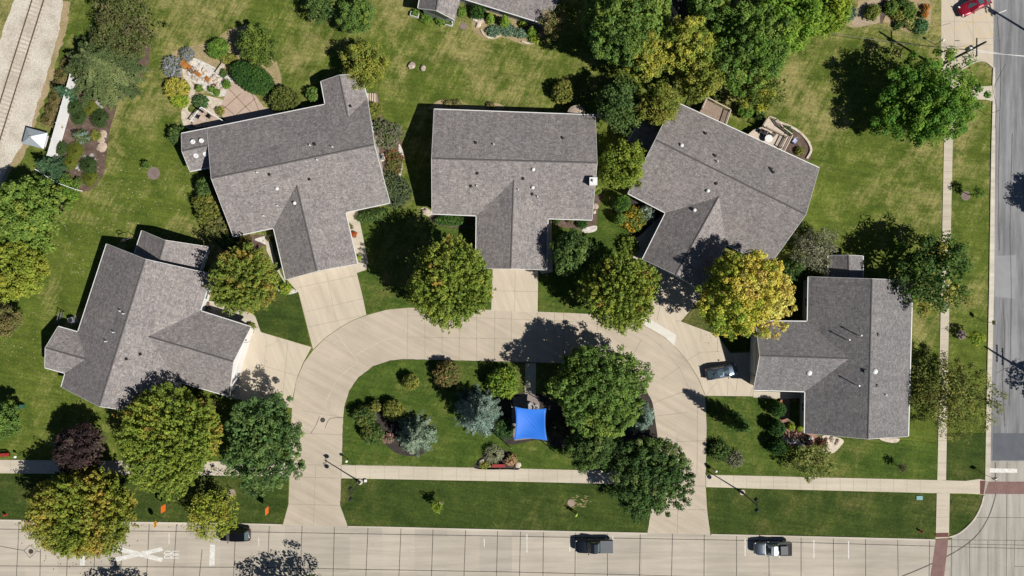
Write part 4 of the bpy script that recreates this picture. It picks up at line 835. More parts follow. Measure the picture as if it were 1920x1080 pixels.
# --- conifers
conifer(190, 122, 84, 6.0, G_SPR, 'wide spreading spruce beside the railway at the top left', nb=17, droop=.05, sq=.6, layers=10, needle=.30, dens=1.9)
conifer(897, 776, 52, 9, G_BLUE, 'largest blue spruce, left of the blue shade sail on the island', name='blue_spruce_tree', nb=15, group='blue spruces on the island')
conifer(776, 818, 42, 7, [((.13, .165, .13), 4), ((.18, .21, .17), 3), ((.075, .10, .075), 3)], 'grey green spruce in the left half of the island', name='blue_spruce_tree', nb=15, group='blue spruces on the island')
conifer(1201, 784, 33, 7, G_BLUE, 'blue spruce half hidden behind the big round headed tree on the island', name='blue_spruce_tree', group='blue spruces on the island')
conifer(1378, 790, 17, 8.0, G_YEW[:1] + G_GREEN[:1], 'tall narrow evergreen casting a long shadow on the lawn by the right entrance', name='columnar_evergreen_tree', nb=9, droop=-.5, needle=.2, layers=22, sq=.5, dens=1.6)
conifer(1000, 330, 1, .5, G_YEW, 'x', needle=.1) if False else None
conifer(150, 256, 16, 2.2, G_BLUE[:1] + G_SPR, 'dwarf blue spruce in the brown mulch bed by the white fence', name='dwarf_spruce', needle=.17)
conifer(127, 175, 15, 4, [((.030, .070, .040), 3), ((.05, .09, .05), 2)], 'narrow dark evergreen in front of the upper end of the white fence', name='columnar_evergreen_tree', nb=9, droop=-.3)
conifer(93, 312, 28, 4.5, [((.030, .060, .032), 3), ((.05, .085, .045), 2)], 'dark evergreen between the two white fences', name='evergreen_tree')
for x, y, r, h, l in ((946, 40, 10, 3.2, 'tallest yellow green cone shrub before the porch of the house on the top edge'), (920, 33, 9, 2.6, 'cone shrub near the round dark bush before the house on the top edge'), (997, 58, 9, 2.4, 'small cone shrub at the right end of the flower bed on the top edge')):
    conifer(x, y, r, h, [((.10, .16, .025), 3), ((.14, .19, .03), 2)], l, name='cone_shrub', needle=.15, nb=10, droop=.0, dens=2, group='cone shrubs before the top house')
# --- clipped and loose shrubs
Y = 'clipped yew globes by the brick patio'
for x, y, r, l in ((1459, 768, 15, 'uppermost clipped dark globe shrub beside the brick patio'), (1457, 803, 16, 'middle clipped dark globe shrub beside the brick patio'), (1460, 838, 17, 'lowest clipped dark globe shrub beside the brick patio')):
    shrub(x, y, r, 2.7, G_YEW, l, name='globe_shrub', group=Y, leaf=.13, cr=.22, hollow=.88, lump=.04)
shrub(1166, 381, 17, 3.6, G_YEW + G_BRIGHT[:1], 'taller clipped green globe shrub at the left corner of the tilted house', name='globe_shrub', leaf=.13, cr=.22, hollow=.88, lump=.04)
shrub(1162, 410, 12, 2.6, G_GREEN, 'smaller clipped green globe shrub beside the orange flowering bush', name='globe_shrub', leaf=.13, cr=.22, hollow=.88, lump=.04)
shrub(1092, 418, 11, 1.4, G_YEW, 'dark globe shrub among white pebbles under the middle house', name='globe_shrub', leaf=.13, cr=.22, hollow=.88, lump=.04)
shrub(1190, 412, 24, 2.0, [((.34, .20, .02), 3), ((.12, .13, .03), 4), ((.055, .085, .02), 3)], 'orange and yellow flowering bush beside the entrance of the tilted house', name='flowering_shrub')
shrub(1212, 402, 17, 1.8, [((.16, .19, .16), 3), ((.11, .135, .10), 2)], 'silver leaved bush under the eave of the tilted house', lump=.2)
shrub(1180, 462, 20, 1.6, [((.08, .11, .02), 3), ((.13, .15, .03), 2)], 'spiky yellowish green bush by the shaded path of the tilted house', spike=1.2, dens=.6, hollow=.4)
shrub(846, 413, 31, 1.2, G_YEW + G_GREEN[:1], 'long clipped dark green hedge under the front eave of the middle house', name='hedge', cat='hedge', ry=.30, leaf=.13, cr=.24, hollow=.85)
shrub(700, 404, 33, 1.2, G_DARK, 'long shaded hedge under the front eave of the upper left house', name='hedge', cat='hedge', ry=.32, rz=.2, leaf=.14, cr=.24, hollow=.85)
shrub(472, 145, 47, 2.6, G_YEW, 'large clipped dark green hedge block beside the stone patio', name='hedge', cat='hedge', ry=.55, rz=-.55, leaf=.14, cr=.26, hollow=.88, lump=.05)
shrub(408, 90, 23, 1.8, G_BRIGHT, 'bright green bush at the top left of the water garden', ry=.8, rz=.6)
shrub(428, 110, 16, 1.0, G_OLIVE, 'low olive bush between the bright bush and the large clipped hedge', ry=.6)
shrub(322, 125, 20, 1.3, [((.155, .150, .185), 4), ((.105, .125, .080), 4), ((.20, .19, .235), 2)], 'lavender grey bush at the left edge of the water garden', name='lavender_shrub', leaf=.15, lump=.2, ry=1.15)
shrub(350, 101, 15, 1.1, [((.155, .150, .185), 4), ((.12, .13, .095), 4)], 'smaller lavender grey bush above the rusty fountain', name='lavender_shrub', leaf=.15, lump=.2)
shrub(330, 164, 25, 1.7, [((.27, .22, .045), 4), ((.20, .185, .035), 4), ((.12, .13, .03), 2)], 'bright yellow bush at the left edge of the stone path', ry=.8)
shrub(336, 188, 18, 1.3, G_LIME, 'yellow green bush just below the bright yellow bush', ry=.7)
shrub(376, 192, 15, 1.2, [((.04, .075, .03), 3), ((.06, .09, .035), 2)], 'round dark ornamental bush beside the raised deck')
shrub(533, 188, 31, 2.6, [((.055, .065, .018), 4), ((.085, .095, .024), 3)], 'dark green bush at the back wall of the upper left house, below the clipped hedge', lump=.2)
shrub(588, 176, 15, 2, G_GREEN, 'small bush in the shaded back corner of the upper left house')
shrub(331, 254, 18, 2.6, G_DARK, 'dark bush at the outer back corner of the upper left house', lump=.25)
shrub(700, 208, 17, 1.5, G_OLIVE, 'olive bush beside the wooden steps of the upper left house')
shrub(724, 250, 30, 2.4, [((.105, .10, .075), 4), ((.085, .10, .045), 3), ((.16, .13, .11), 1)], 'dusty grey purple bush on the right wall of the upper left house', dens=.7, hollow=.5, lump=.25)
shrub(739, 303, 19, 1.0, [((.11, .075, .035), 3), ((.085, .09, .03), 4), ((.17, .06, .035), 1)], 'low reddish bush among the white pebbles beside the upper left house', lump=.3, ry=1.3)
shrub(738, 357, 32, 1.9, [((.055, .068, .040), 4), ((.075, .095, .045), 3)], 'dark spreading juniper at the right end of the upper left house', name='juniper_shrub', hollow=.5, lump=.25, dens=.8)
shrub(1056, 172, 22, 2.8, G_OLIVE, 'lone round olive bush on the back lawn behind the middle house')
H = 'bushes along the left wall of the upper left house'
shrub(384, 352, 20, 3.0, G_DARK, 'uppermost dark bush along the left wall of the upper left house', group=H, lump=.2)
shrub(392, 392, 27, 3.2, G_OLIVE, 'tall olive bush in the row along the left wall of the upper left house', group=H, lump=.2, ry=1.2)
shrub(408, 427, 24, 2.8, [((.115, .105, .042), 4), ((.085, .095, .030), 3)], 'brownish bush in the row along the left wall of the upper left house', group=H, lump=.2)
shrub(424, 448, 15, 1.6, G_DARK, 'small dark bush at the front end of the row beside the upper left house', group=H)
shrub(455, 452, 16, 1.2, G_ORANGE + [((.34, .22, .04), 1)], 'rust red bush at the front left corner of the upper left house', ry=.7)
shrub(535, 542, 12, .9, G_LIME, 'small lime bush where the two left driveways come close')
shrub(770, 717, 16, 2.4, G_OLIVE, 'small round bush in the upper left of the island')
shrub(838, 701, 25, 3.2, G_ORANGE, 'orange brown bush at the top of the island beside the loop road', lump=.2)
shrub(683, 782, 21, 2.6, G_DARK + G_OLIVE[:1], 'uppermost bush of the dark row at the left end of the island', lump=.2)
shrub(697, 812, 21, 2.6, G_DARK + G_OLIVE[:1], 'lowest bush of the dark row at the left end of the island', lump=.2)
shrub(704, 762, 11, 2, G_OLIVE, 'small olive bush between the dark row and the larger olive bush on the island')
shrub(736, 769, 21, 2.4, G_OLIVE, 'larger olive bush above the grey green spruce on the island')
shrub(728, 822, 11, 1.0, [((.24, .14, .14), 2), ((.13, .10, .07), 2)], 'low pinkish bush between the dark row and the grey green spruce')
shrub(945, 719, 30, 3.6, [((.085, .135, .022), 4), ((.13, .17, .026), 3)], 'light green bush between the blue spruce and the path to the shade sail', lump=.2, cr=.45, leaf=.24)
shrub(945, 803, 20, 2.0, [((.030, .060, .022), 4), ((.055, .09, .03), 2)], 'dark green bush at the lower left corner of the shade sail', lump=.2)
shrub(1052, 805, 22, 2.0, [((.060, .040, .036), 4), ((.05, .055, .025), 2)], 'dark maroon bush right of the shade sail', name='barberry_shrub', lump=.25)
shrub(958, 862, 12, 1.0, [((.30, .17, .11), 3), ((.14, .12, .05), 3)], 'pinkish bush at the right end of the red bench')
shrub(907, 872, 12, .6, G_OLIVE, 'low flowering plants at the left end of the red bench', name='flower_plant', cat='plant', ry=.5)
grass_clump(926, 852, 17, 1.5, (.24, .26, .13), (.36, .38, .24), 'pale ornamental grass behind the red bench')
tree(820, 950, 12, 2.8, [((.105, .15, .02), 4), ((.17, .20, .03), 2)], 'young tree on the long verge below the front sidewalk', name='young_tree', cr=.3, leaf=.17, dens=.6, thin=True, limbs=8, base=.3)
tree(275, 310, 9, 1.9, G_GREEN, 'tiny sapling beside a mulch ring on the lawn between the two left houses', name='young_tree', cr=.25, leaf=.14, dens=.5, thin=True, limbs=6, base=.25)
tree(1833, 361, 11, 3.2, G_BRIGHT, 'young tree on the side street verge above the dark tree, beside a mulch ring', name='young_tree', cr=.3, leaf=.17, dens=.6, thin=True, limbs=8, base=.3)
tree(1832, 634, 15, 3.2, G_LIME, 'young lime green tree on the side street verge, level with the lower right house', name='young_tree', cr=.3, leaf=.17, dens=.5, thin=True, limbs=8, base=.3)
tree(1692, 877, 10, 2.4, [((.06, .06, .03), 3), ((.09, .08, .04), 2)], 'thin young tree on the lawn below the lower right house', name='young_tree', cr=.25, leaf=.13, dens=.3, thin=True, limbs=10, base=.3)
tree(1525, 866, 40, 4.8, [((.11, .125, .035), 4), ((.16, .16, .055), 3), ((.08, .10, .03), 2)], 'loose flowering tree over the front sidewalk below the brick patio', name='crabapple_tree', cr=.5, leaf=.2, dens=.55, thin=True, lump=.35)
shrub(1350, 846, 19, 1.6, G_DARK, 'dark spiky bush on the lawn by the right entrance, below the narrow evergreen', spike=.8, hollow=.5)
shrub(1380, 862, 17, 1.4, G_GREY, 'grey twiggy bush beside the dark spiky bush at the right entrance', dens=.4, hollow=.3)
shrub(1483, 800, 7, .8, G_LIME, 'small lime bush on the brick patio edge, left one of two', z0=.05)
shrub(1500, 803, 6, .7, G_LIME, 'small lime bush on the brick patio edge, right one of two', z0=.05)
shrub(1475, 845, 10, .9, G_LIME, 'yellow green bush at the lower left corner of the brick patio')
shrub(1498, 440, 26, 2.2, G_DARK + G_OLIVE[:1], 'low green bush behind the golden tree at the tilted house', lump=.2)
shrub(1490, 505, 24, 2.2, G_DARK, 'dark bush between the golden tree and the lower right house', lump=.2)
shrub(1398, 208, 15, 2, G_BRIGHT, 'green bush between the two wooden decks')
shrub(1428, 190, 16, 1.5, [((.42, .33, .03), 3), ((.28, .25, .03), 2)], 'bright yellow bush above the right hand deck', lump=.25)
shrub(1424, 215, 10, 1.0, G_DARK, 'small dark bush at the back corner of the right hand deck')
# fenced garden at the left
FG = 'ornamental grasses in the fenced garden'
for x, y, r, h, c, l in ((138, 200, 15, 1.2, 0, 'fine leaved green grass clump against the middle of the white fence'), (147, 220, 13, 1.1, 0, 'fine leaved green grass clump just below the one at the middle of the white fence'), (186, 222, 17, 1.2, 0, 'large green grass clump in the middle of the brown mulch bed'), (113, 277, 12, 1.0, 0, 'green grass clump at the lower end of the white fence'), (165, 310, 16, 1.1, 0, 'green grass clump near the lower edge of the brown mulch bed'),
                      (141, 282, 15, .8, 1, 'upper lime clump in the lower half of the brown mulch bed'), (131, 303, 14, .8, 1, 'lower lime clump in the lower half of the brown mulch bed'), (168, 334, 15, .7, 1, 'lime clump at the lower tip of the brown mulch bed'), (168, 202, 13, .6, 1, 'small lime clump below the wide spruce')):
    grass_clump(x, y, r, h, *(((.045, .085, .025), (.075, .12, .035)) if c == 0 else ((.12, .155, .022), (.18, .20, .03))), l, name='ornamental_grass', group=FG, n=620)
for i, (x, y, r) in enumerate(((126, 120, 13), (117, 142, 14), (109, 163, 13), (104, 186, 13), (97, 205, 13), (90, 225, 12), (106, 235, 9))):
    grass_clump(x, y, r, 1.6, (.12, .13, .03), (.22, .18, .07), ['topmost', 'second from the top', 'third from the top', 'fourth from the top', 'fifth from the top', 'lowest outer', 'lowest inner'][i] + ' tan tipped tall grass clump between the white fence and the railway', name='tall_grass', group='tall grasses outside the white fence', plume=(.40, .27, .16), n=380)
for x, y, l in ((125, 331, 'left small clipped bush at the low white fence'), (146, 340, 'right small clipped bush at the low white fence')): shrub(x, y, 8, 1.1, G_DARK + G_OLIVE[:1], l, leaf=.12, cr=.2, hollow=.85)
shrub(180, 254, 11, .6, G_OLIVE, 'low olive bush beside the flat stones in the mulch bed')
shrub(120, 358, 26, 1.6, G_BRIGHT + G_LIME[:1], 'bright green bush below the low white fence', lump=.2)
shrub(108, 378, 15, 2.0, G_PURPLE, 'dark purple bush among the light green leaves on the left', lump=.25)
shrub(75, 340, 18, 1.8, G_LIME[:1] + G_GREEN, 'green bush at the left end of the low white fence')
# bed on the top edge
shrub(897, 20, 15, 2.2, G_YEW, 'round dark bush in the angle of the house on the top edge', leaf=.14, hollow=.8)
for x, y, r, l in ((926, 57, 15, 'left blue green juniper in the bed on the top edge'), (952, 56, 17, 'middle blue green juniper in the bed on the top edge'), (975, 62, 14, 'right blue green juniper in the bed on the top edge')):
    shrub(x, y, r, .7, [((.075, .115, .085), 3), ((.11, .15, .10), 2)], l, name='juniper_shrub', group='blue green junipers on the top edge', ry=.7)
for x, y, r, l, P in ((779, 24, 7, 'green plant in the left white flower box', G_BRIGHT), (799, 33, 11, 'green plant between the two white flower boxes', G_BRIGHT), (826, 38, 10, 'green plant left of the right white flower box', G_BRIGHT), (841, 37, 9, 'green plant in the right white flower box', G_GREEN), (866, 22, 9, 'small bright plant at the inner corner of the house on the top edge', G_BRIGHT), (980, 45, 7, 'lime plant near the windows of the house on the top edge', G_LIME), (1003, 72, 11, 'yellow green plant at the stone edging on the top edge', G_LIME)):
    shrub(x, y, r, .9, P, l, name='garden_plant', cat='plant', leaf=.15)
# flower beds at the top right
for x, y, r, h, P, l in ((1637, 22, 15, 1.5, G_OLIVE + G_GREEN, 'round green bush alone in the straw mulch bed at the top right'), (1672, 14, 14, 1.4, G_GREEN, 'leftmost green bush right of the mulch path at the top right'), (1684, 28, 12, 1.0, G_OLIVE, 'olive bush in the middle of the top right flower bed'), (1704, 20, 17, 1.5, G_GREEN, 'green bush behind the orange flowers at the top right'), (1690, 5, 12, 1.2, G_DARK, 'dark bush on the top edge in the top right flower bed'),
                         (1727, 48, 16, 1.3, [((.05, .10, .04), 3), ((.08, .13, .06), 2)], 'blue green bush at the lower right corner of the top right flower bed'), (1707, 44, 13, .8, [((.17, .18, .06), 3), ((.26, .25, .10), 2)], 'pale yellowish flowering plant beside the blue green bush at the top right'), (1684, 46, 9, .8, G_DARK, 'small dark plant at the lower left of the top right flower bed'),
                         (1737, 14, 7, .9, [((.34, .10, .02), 3), ((.08, .10, .03), 3)], 'upper orange flower clump beside the parking apron'), (1732, 27, 7, .9, [((.34, .095, .02), 3), ((.08, .10, .03), 3)], 'lower orange flower clump beside the parking apron'), (1593, 24, 14, .9, [((.09, .12, .09), 3), ((.13, .16, .11), 2)], 'grey green juniper at the left edge of the straw mulch bed')):
    shrub(x, y, r, h, P, l, lump=.2)
for x, y, l in ((856, 192, 'left low plant in the curved bed behind the middle house'), (840, 193, 'far left low plant in the curved bed behind the middle house'), (920, 197, 'right low plant in the curved bed behind the middle house')):
    shrub(x, y, 9, .6, G_BROWN, l, name='garden_plant', cat='plant', ry=.5)
for x, y, r, P, l in ((396, 168, 6, G_BRIGHT, 'green plant at the lower end of the rusty fountain'), (406, 173, 6, G_BRIGHT, 'green plant on the patio edge near the rusty fountain'), (373, 165, 7, G_GREEN, 'narrow green plant left of the pebble bed'), (424, 158, 9, G_BRIGHT, 'bright plant between the pebble bed and the pink patio'), (412, 208, 9, G_OLIVE, 'low plant along the white deck rail'), (418, 137, 8, G_DARK, 'dark plant beside the white wall of the water garden'),
                      (1120, 357, 9, [((.20, .21, .05), 2), ((.10, .14, .03), 3)], 'yellowish plant under the right gable of the middle house'), (1045, 412, 7, G_DARK, 'left dark plant under the front eave of the middle house'), (1070, 412, 7, [((.10, .07, .05), 3), ((.06, .08, .03), 2)], 'brownish plant under the front eave of the middle house'), (655, 425, 6, G_ORANGE, 'orange plant beside the front path of the upper left house'), (663, 440, 6, [((.35, .05, .02), 2), ((.12, .1, .03), 2)], 'red plant beside the front path of the upper left house'), (672, 483, 5, G_LIME, 'lime plant at the garage corner of the upper left house'),
                      (1460, 300, 12, G_DARK, 'dark plant at the foot of the right hand deck'), (1475, 247, 12, G_DARK, 'dark plant in the curved bed behind the right hand deck'), (1500, 283, 9, G_OLIVE, 'low olive plant at the right end of the curved bed behind the right hand deck'), (1515, 827, 11, G_PURPLE, 'dark red leaved plant among the rocks of the brick patio'), (1541, 832, 10, [((.10, .035, .03), 3), ((.05, .03, .025), 2)], 'dark red plant at the right end of the brick patio'), (470, 612, 8, G_OLIVE, 'small plant at the garage corner of the far left house'), (505, 448, 5, G_ORANGE, 'small rust plant in the pebble bed at the upper left house')):
    shrub(x, y, r, .8, P, l, name='garden_plant', cat='plant', leaf=.14)
# trees of the neighbourhood whose shadows reach into the picture
tree(2082, 398, 44, 10, G_GREEN, 'street tree across the side street whose shadow falls on the asphalt, upper one', cr=.9, group='trees across the side street')
tree(2066, 756, 48, 9, G_GREEN, 'street tree across the side street whose shadow falls by the pole shadow', cr=.9, group='trees across the side street', dens=.6, thin=True)
tree(232, 1204, 76, 10, G_GREEN, 'tree across the street casting leafy shade on the lower left lane', cr=.9, group='trees across the street', dens=.6, thin=True)
tree(565, 1190, 86, 9.5, G_GREEN, 'tree across the street casting leafy shade left of the middle', cr=.9, group='trees across the street', dens=.6, thin=True)

# ------------------------------------------------------------------ vehicles
def loft(mb, st, n=16, close=True):
    """st: list of (x, half width, z0, z1, power): superellipse rings along x"""
    k = len(mb.v)
    for x, hw, z0, z1, pw in st:
        cz, hz = (z0 + z1) / 2, (z1 - z0) / 2
        for j in range(n):
            t = 2 * math.pi * (j + .5) / n; c, s = math.cos(t), math.sin(t)
            mb.v.append((x, hw * math.copysign(abs(c) ** (2 / pw), c), cz + hz * math.copysign(abs(s) ** (2 / pw), s)))
    for i in range(len(st) - 1):
        for j in range(n):
            a = k + i * n + j; b = k + i * n + (j + 1) % n; mb.f.append((a, b, b + n, a + n))
    mb.f.append(tuple(k + j for j in range(n))); mb.f.append(tuple(k + (len(st) - 1) * n + j for j in range(n))[::-1])
def quad3(mb, pts, n=Vector((0, 0, 1)), th=.012):
    P = [Vector(p) for p in pts]; nn = (P[1] - P[0]).cross(P[2] - P[0]).normalized()
    if nn.dot(n) < 0: nn = -nn
    k = len(P); mb.add([p + nn * th for p in P] + [p - nn * .01 for p in P], [tuple(range(k)), tuple(range(k, 2 * k))[::-1]] + [(i, (i + 1) % k, k + (i + 1) % k, k + i) for i in range(k)])
def car(label, px, py, ang, kind, col, roofcol=None, L=4.7, wd=1.84, name='parked_car', cat='car', metallic=.55, group='vehicles parked in sight'):
    root = empty(name, W(px, py, 0), ang); tag(root, label, cat, group); h = wd / 2; body = paint('car_paint_' + '_'.join(str(int(c * 999)) for c in col), col, metallic)
    top = body if not roofcol else paint('car_roof_' + '_'.join(str(int(c * 999)) for c in roofcol), roofcol, metallic)
    X = lambda t: L * (t - .5)           # t=0 rear .. 1 front
    b = MB()
    if kind == 'pickup':
        HB, HR = 1.08, 1.86
        loft(b, [(X(.02), h * .94, .42, 1.0, 5), (X(.04), h, .36, HB, 7), (X(.36), h, .34, HB, 7), (X(.66), h, .34, HB, 7), (X(.72), h, .34, 1.13, 6), (X(.88), h * .98, .36, 1.08, 5), (X(.965), h * .90, .40, .98, 4), (X(.995), h * .72, .46, .84, 4)])
        cab = (.365, .44, .60, .70)
    elif kind == 'suv':
        HB, HR = 1.02, 1.72
        loft(b, [(X(.01), h * .80, .45, .88, 4), (X(.035), h * .93, .36, .98, 4), (X(.12), h, .32, HB, 5), (X(.5), h, .30, HB, 5), (X(.72), h * .99, .30, 1.02, 5), (X(.88), h * .96, .32, .93, 4), (X(.965), h * .84, .36, .82, 4), (X(.995), h * .62, .44, .70, 4)])
        cab = (.055, .12, .56, .73)
    else:
        HB, HR = .94, 1.46
        loft(b, [(X(.005), h * .70, .46, .84, 3.5), (X(.03), h * .88, .36, .92, 4), (X(.12), h * .97, .28, HB, 4.5), (X(.5), h, .26, HB, 5), (X(.72), h * .99, .26, .92, 4.5), (X(.88), h * .95, .28, .80, 4), (X(.965), h * .80, .32, .70, 3.6), (X(.998), h * .52, .40, .58, 3.4)])
        cab = (.06, .24, .52, .72)
    b.build('body', body, root, smooth=True)
    r0, r1, f1, f0 = [X(t) for t in cab]; hb, hr = h * .93, h * .74; k = 5
    # cabin: roof panel with pillars, glass set on it
    g2 = MB(); zb = HB - .05
    rows = [(r0, hb * .95, zb), (r1, hr * .97, HR - .05), ((r1 + f1) / 2, hr, HR), (f1, hr * .96, HR - .04), (f0, hb * .93, zb)]
    vs = []
    for x, ww, z in rows:
        for t in (-1, -.85, 0, .85, 1): vs.append((x + (0.10 if x == f0 else -.06 if x == r0 else .05 if x == f1 else 0) * (1 - abs(t)) * 1.0, ww * t, z + (.04 * (1 - t * t) if z > zb else 0) - (.03 if abs(t) == 1 and z > zb else 0)))
    fs = [(i * 5 + j, i * 5 + j + 1, i * 5 + j + 6, i * 5 + j + 5) for i in range(4) for j in range(4)]
    nb = len(vs); side = []
    for sgn, j in ((-1, 0), (1, 4)):
        kk = len(vs); vs += [(r0, hb * .99 * sgn, zb), (f0, hb * .97 * sgn, zb)]
        fs.append((0 + j, 5 + j, 10 + j, 15 + j, 20 + j))
    g2.add(vs, fs); g2.build('roof', top, root, smooth=False)
    def P(i, j): return Vector(vs[i * 5 + j])
    ws = MB()
    a, c = P(3, 0).lerp(P(3, 4), .07), P(3, 0).lerp(P(3, 4), .93); d, e = P(4, 4).lerp(P(4, 0), .06), P(4, 4).lerp(P(4, 0), .94)
    quad3(ws, [a, P(3, 2) , c, d, P(4, 2), e], Vector((1, 0, .8)), .05 if kind != 'x' else .02); ws.build('windshield', WINGLASS, root)
    rw = MB(); a, c = P(1, 0).lerp(P(1, 4), .1), P(1, 0).lerp(P(1, 4), .9); d, e = P(0, 4).lerp(P(0, 0), .1), P(0, 4).lerp(P(0, 0), .9)
    quad3(rw, [a, c, d, e], Vector((-1, 0, .5)), .05); rw.build('rear_window', WINGLASS, root)
    for sgn, j in ((-1, 0), (1, 4)):
        sw = MB(); A0, A1, A3, A4 = P(0, j), P(1, j), P(3, j), P(4, j)
        lowp = lambda t: A0.lerp(A4, t); hip = lambda t: A1.lerp(A3, t)
        for t0, t1 in ((.03, .49), (.52, .98)):
            q = [lowp(.08 + .84 * t0) + Vector((0, 0, .06)), lowp(.08 + .84 * t1) + Vector((0, 0, .06)), hip(t1) - Vector((0, 0, .07)), hip(t0) - Vector((0, 0, .07))]
            quad3(sw, q, Vector((0, sgn, .2)), .015)
        sw.build('side_window', WINGLASS, root)
        m = MB(); mx = f0 - .28; m.box((mx, sgn * (h + .10), HB + .04), (.12, .22, .16), sgn * -.3, .8); m.build('mirror', body if col[0] > .1 else BLACK, root)
        hl = MB(); hl.box((X(.955), sgn * h * .72, .70 if kind != 'pickup' else .86), (.16, .30, .13), sgn * -.45); hl.build('headlight', GLOBE, root)
        tl = MB(); tl.box((X(.022), sgn * h * .80, .82), (.10, .22, .18), sgn * .2); tl.build('taillight', RED, root)
        for t in (.19, .81):
            wh = MB(); wh.tube([(X(t), sgn * (h - .22), .34), (X(t), sgn * (h + .005), .34)], .34, 20); tyre = wh.build('wheel', BLACK, root)
            rm = MB(); rm.tube([(X(t), sgn * (h - .02), .34), (X(t), sgn * (h + .02), .34)], .21, 14); rm.build('rim', STEEL, tyre)
    if kind == 'sunroof' or kind == 'sedan':
        sr = MB(); sr.box(((r1 + f1) / 2 + .1, 0, HR + .035), (.75, hr * 1.15, .03)); sr.build('sunroof', WINGLASS, root)
    if kind == 'suv':
        rr = MB()
        for sgn in (-1, 1): rr.tube([(r1, sgn * hr * .86, HR + .03), (f1, sgn * hr * .86, HR + .03)], .022, 6)
        rr.build('roof_rail', DARKM, root)
    return root, X, h
rt1, X, h = car('black pickup truck with a flat grey bed cover, parked at the kerb below the island', 1113, 1020.5, math.pi, 'pickup', (.018, .024, .036), L=5.6, wd=1.94, name='pickup_truck', cat='pickup truck')
b = MB(); b.box((X(.185), 0, 1.10), (5.6 * .33, 1.80, .06)); b.build('bed_cover', pm('grey_vinyl_cover', (.115, .125, .145), (.105, .115, .13), 1, .65), rt1)
rt2, X, h = car('pickup truck, sky reflection in its roof colour, open loaded bed, parked near the corner', 1445, 1024.5, math.pi, 'pickup', (.20, .235, .275), (.42, .45, .48), L=5.5, wd=1.92, name='pickup_truck', cat='pickup truck', metallic=.75)  # sky reflection put into the paint, roof lighter than the body
b = MB(); b.box((X(.185), 0, 1.085), (5.5 * .33, 1.70, .02)); b.build('bed_liner', BLACK, rt2)
b = MB()
for y in (-.92, .92): b.box((X(.185), y, 1.14), (5.5 * .33, .07, .10))
b.box((X(.025), 0, 1.14), (.07, 1.84, .10)); b.build('bed_rail', DARKM, rt2)
b = MB(); b.box((X(.23), .12, 1.22), (1.05, 1.25, .24), .04); b.build('tool_box', pm('speckled_grey_mat', (.17, .175, .185), (.13, .135, .14), 6, .8), rt2, bevel=.03)
b = MB(); b.add([(X(.70), -.80, 1.16), (X(.725), -.84, 1.15), (X(.735), 0, 1.17), (X(.725), .84, 1.15), (X(.70), .80, 1.16), (X(.712), 0, 1.18)], [(0, 1, 2, 5), (5, 2, 3, 4)])
b.build('windshield_reflection', WHITE, rt2)  # white strip paints the bright reflection at the foot of the windshield
car('black sport utility car at the kerb, its bonnet under the thin light green tree', 443, 999, math.pi, 'suv', (.012, .013, .017), L=4.75, wd=1.88)
car('dark silver blue car standing on the drive before the lower right house', 1350, 696, R(11), 'sedan', (.10, .135, .19), L=4.7, wd=1.84, metallic=.8)
car('red car with a dark sunroof parked on the concrete apron at the top right', 1821, 13, R(206), 'sedan', (.34, .012, .035), L=4.75, wd=1.86, metallic=.35)

# ------------------------------------------------------------------ street lamps, posts, poles, wires
def street_lamp(px, py, label):
    root = empty('street_lamp', W(px, py, 0)); tag(root, label, 'street lamp', 'two armed street lamps')
    b = MB(); b.lathe((0, 0, 0), [(.42, 0), (.42, .18), (.38, .24), (.2, .26)], 20); b.build('base', C_KERB, root)
    b = MB(); b.lathe((0, 0, .25), [(.20, 0), (.20, .35), (.13, .6), (.10, 1.2), (.085, 3), (.07, 5.7), (.10, 5.75), (.10, 5.9), (.03, 6.1)], 12); b.build('pole', DARKM, root)
    for s in (-1, 1):
        b = MB(); b.tube([(0, 0, 5.9)] + [(.02, s * (.1 + .42 * math.sin(t) ** 1.0), 6.0 + .42 * (1 - math.cos(t)) * .8 + .1) for t in np.linspace(.3, 2.0, 6)] + [(-.02, s * .72, 6.35)], .04, 8); arm = b.build('arm', DARKM, root)
        b = MB(); b.lathe((0, s * .74, 5.85), [(.05, .55), (.09, .42), (.27, .2), (.30, .05), (.28, 0)], 14); lh = b.build('lamp_head', DARKM, root)
        b = MB(); b.lathe((0, s * .74, 5.70), [(.04, 0), (.17, .05), (.22, .148)], 14); b.build('globe', GLOBE, lh)
    return root
sl1 = street_lamp(675, 903, 'two armed street lamp on the verge by the left entrance of the loop road')
copy_tree(sl1, W(1391, 922.5), .06, 'two armed street lamp on the verge right of the right entrance')
def globe_lamp(px, py, hgt, label):
    root = empty('globe_lamp', W(px, py, 0)); tag(root, label, 'lamp post', 'small white globe lamps')
    b = MB(); b.tube([(0, 0, 0), (0, 0, hgt)], .045, 8); b.build('post', DARKM, root)
    b = MB(); b.lathe((0, 0, hgt), [(.05, 0), (.16, .06), (.21, .19), (.16, .33), (.04, .40)], 16); b.build('globe', GLOBE, root, smooth=True)
    return root
globe_lamp(653.5, 860.5, 1.15, 'small globe lamp at the lower left corner of the island')
globe_lamp(1337.5, 879, 1.15, 'small globe lamp at the front lawn corner by the right entrance')
globe_lamp(38.5, 853, .9, 'small globe lamp beside the sidewalk at the lower left')
globe_lamp(1753, 84, 1.7, 'taller globe lamp beside the concrete apron at the top right')
def sign_post(px, py, label, hgt=2.6, ang=0):
    root = empty('street_sign', W(px, py, 0), ang); tag(root, label, 'street sign', 'edge on signs along the side street')
    b = MB(); b.tube([(0, 0, 0), (0, 0, hgt)], .035, 6); b.build('post', STEEL, root)
    b = MB(); b.box((0, .05, hgt - .35), (.60, .02, .75)); b.build('panel', STEEL, root)
sign_post(1850, 215.5, 'street sign on the side street verge below the large fresh green tree', 2.7, .5)
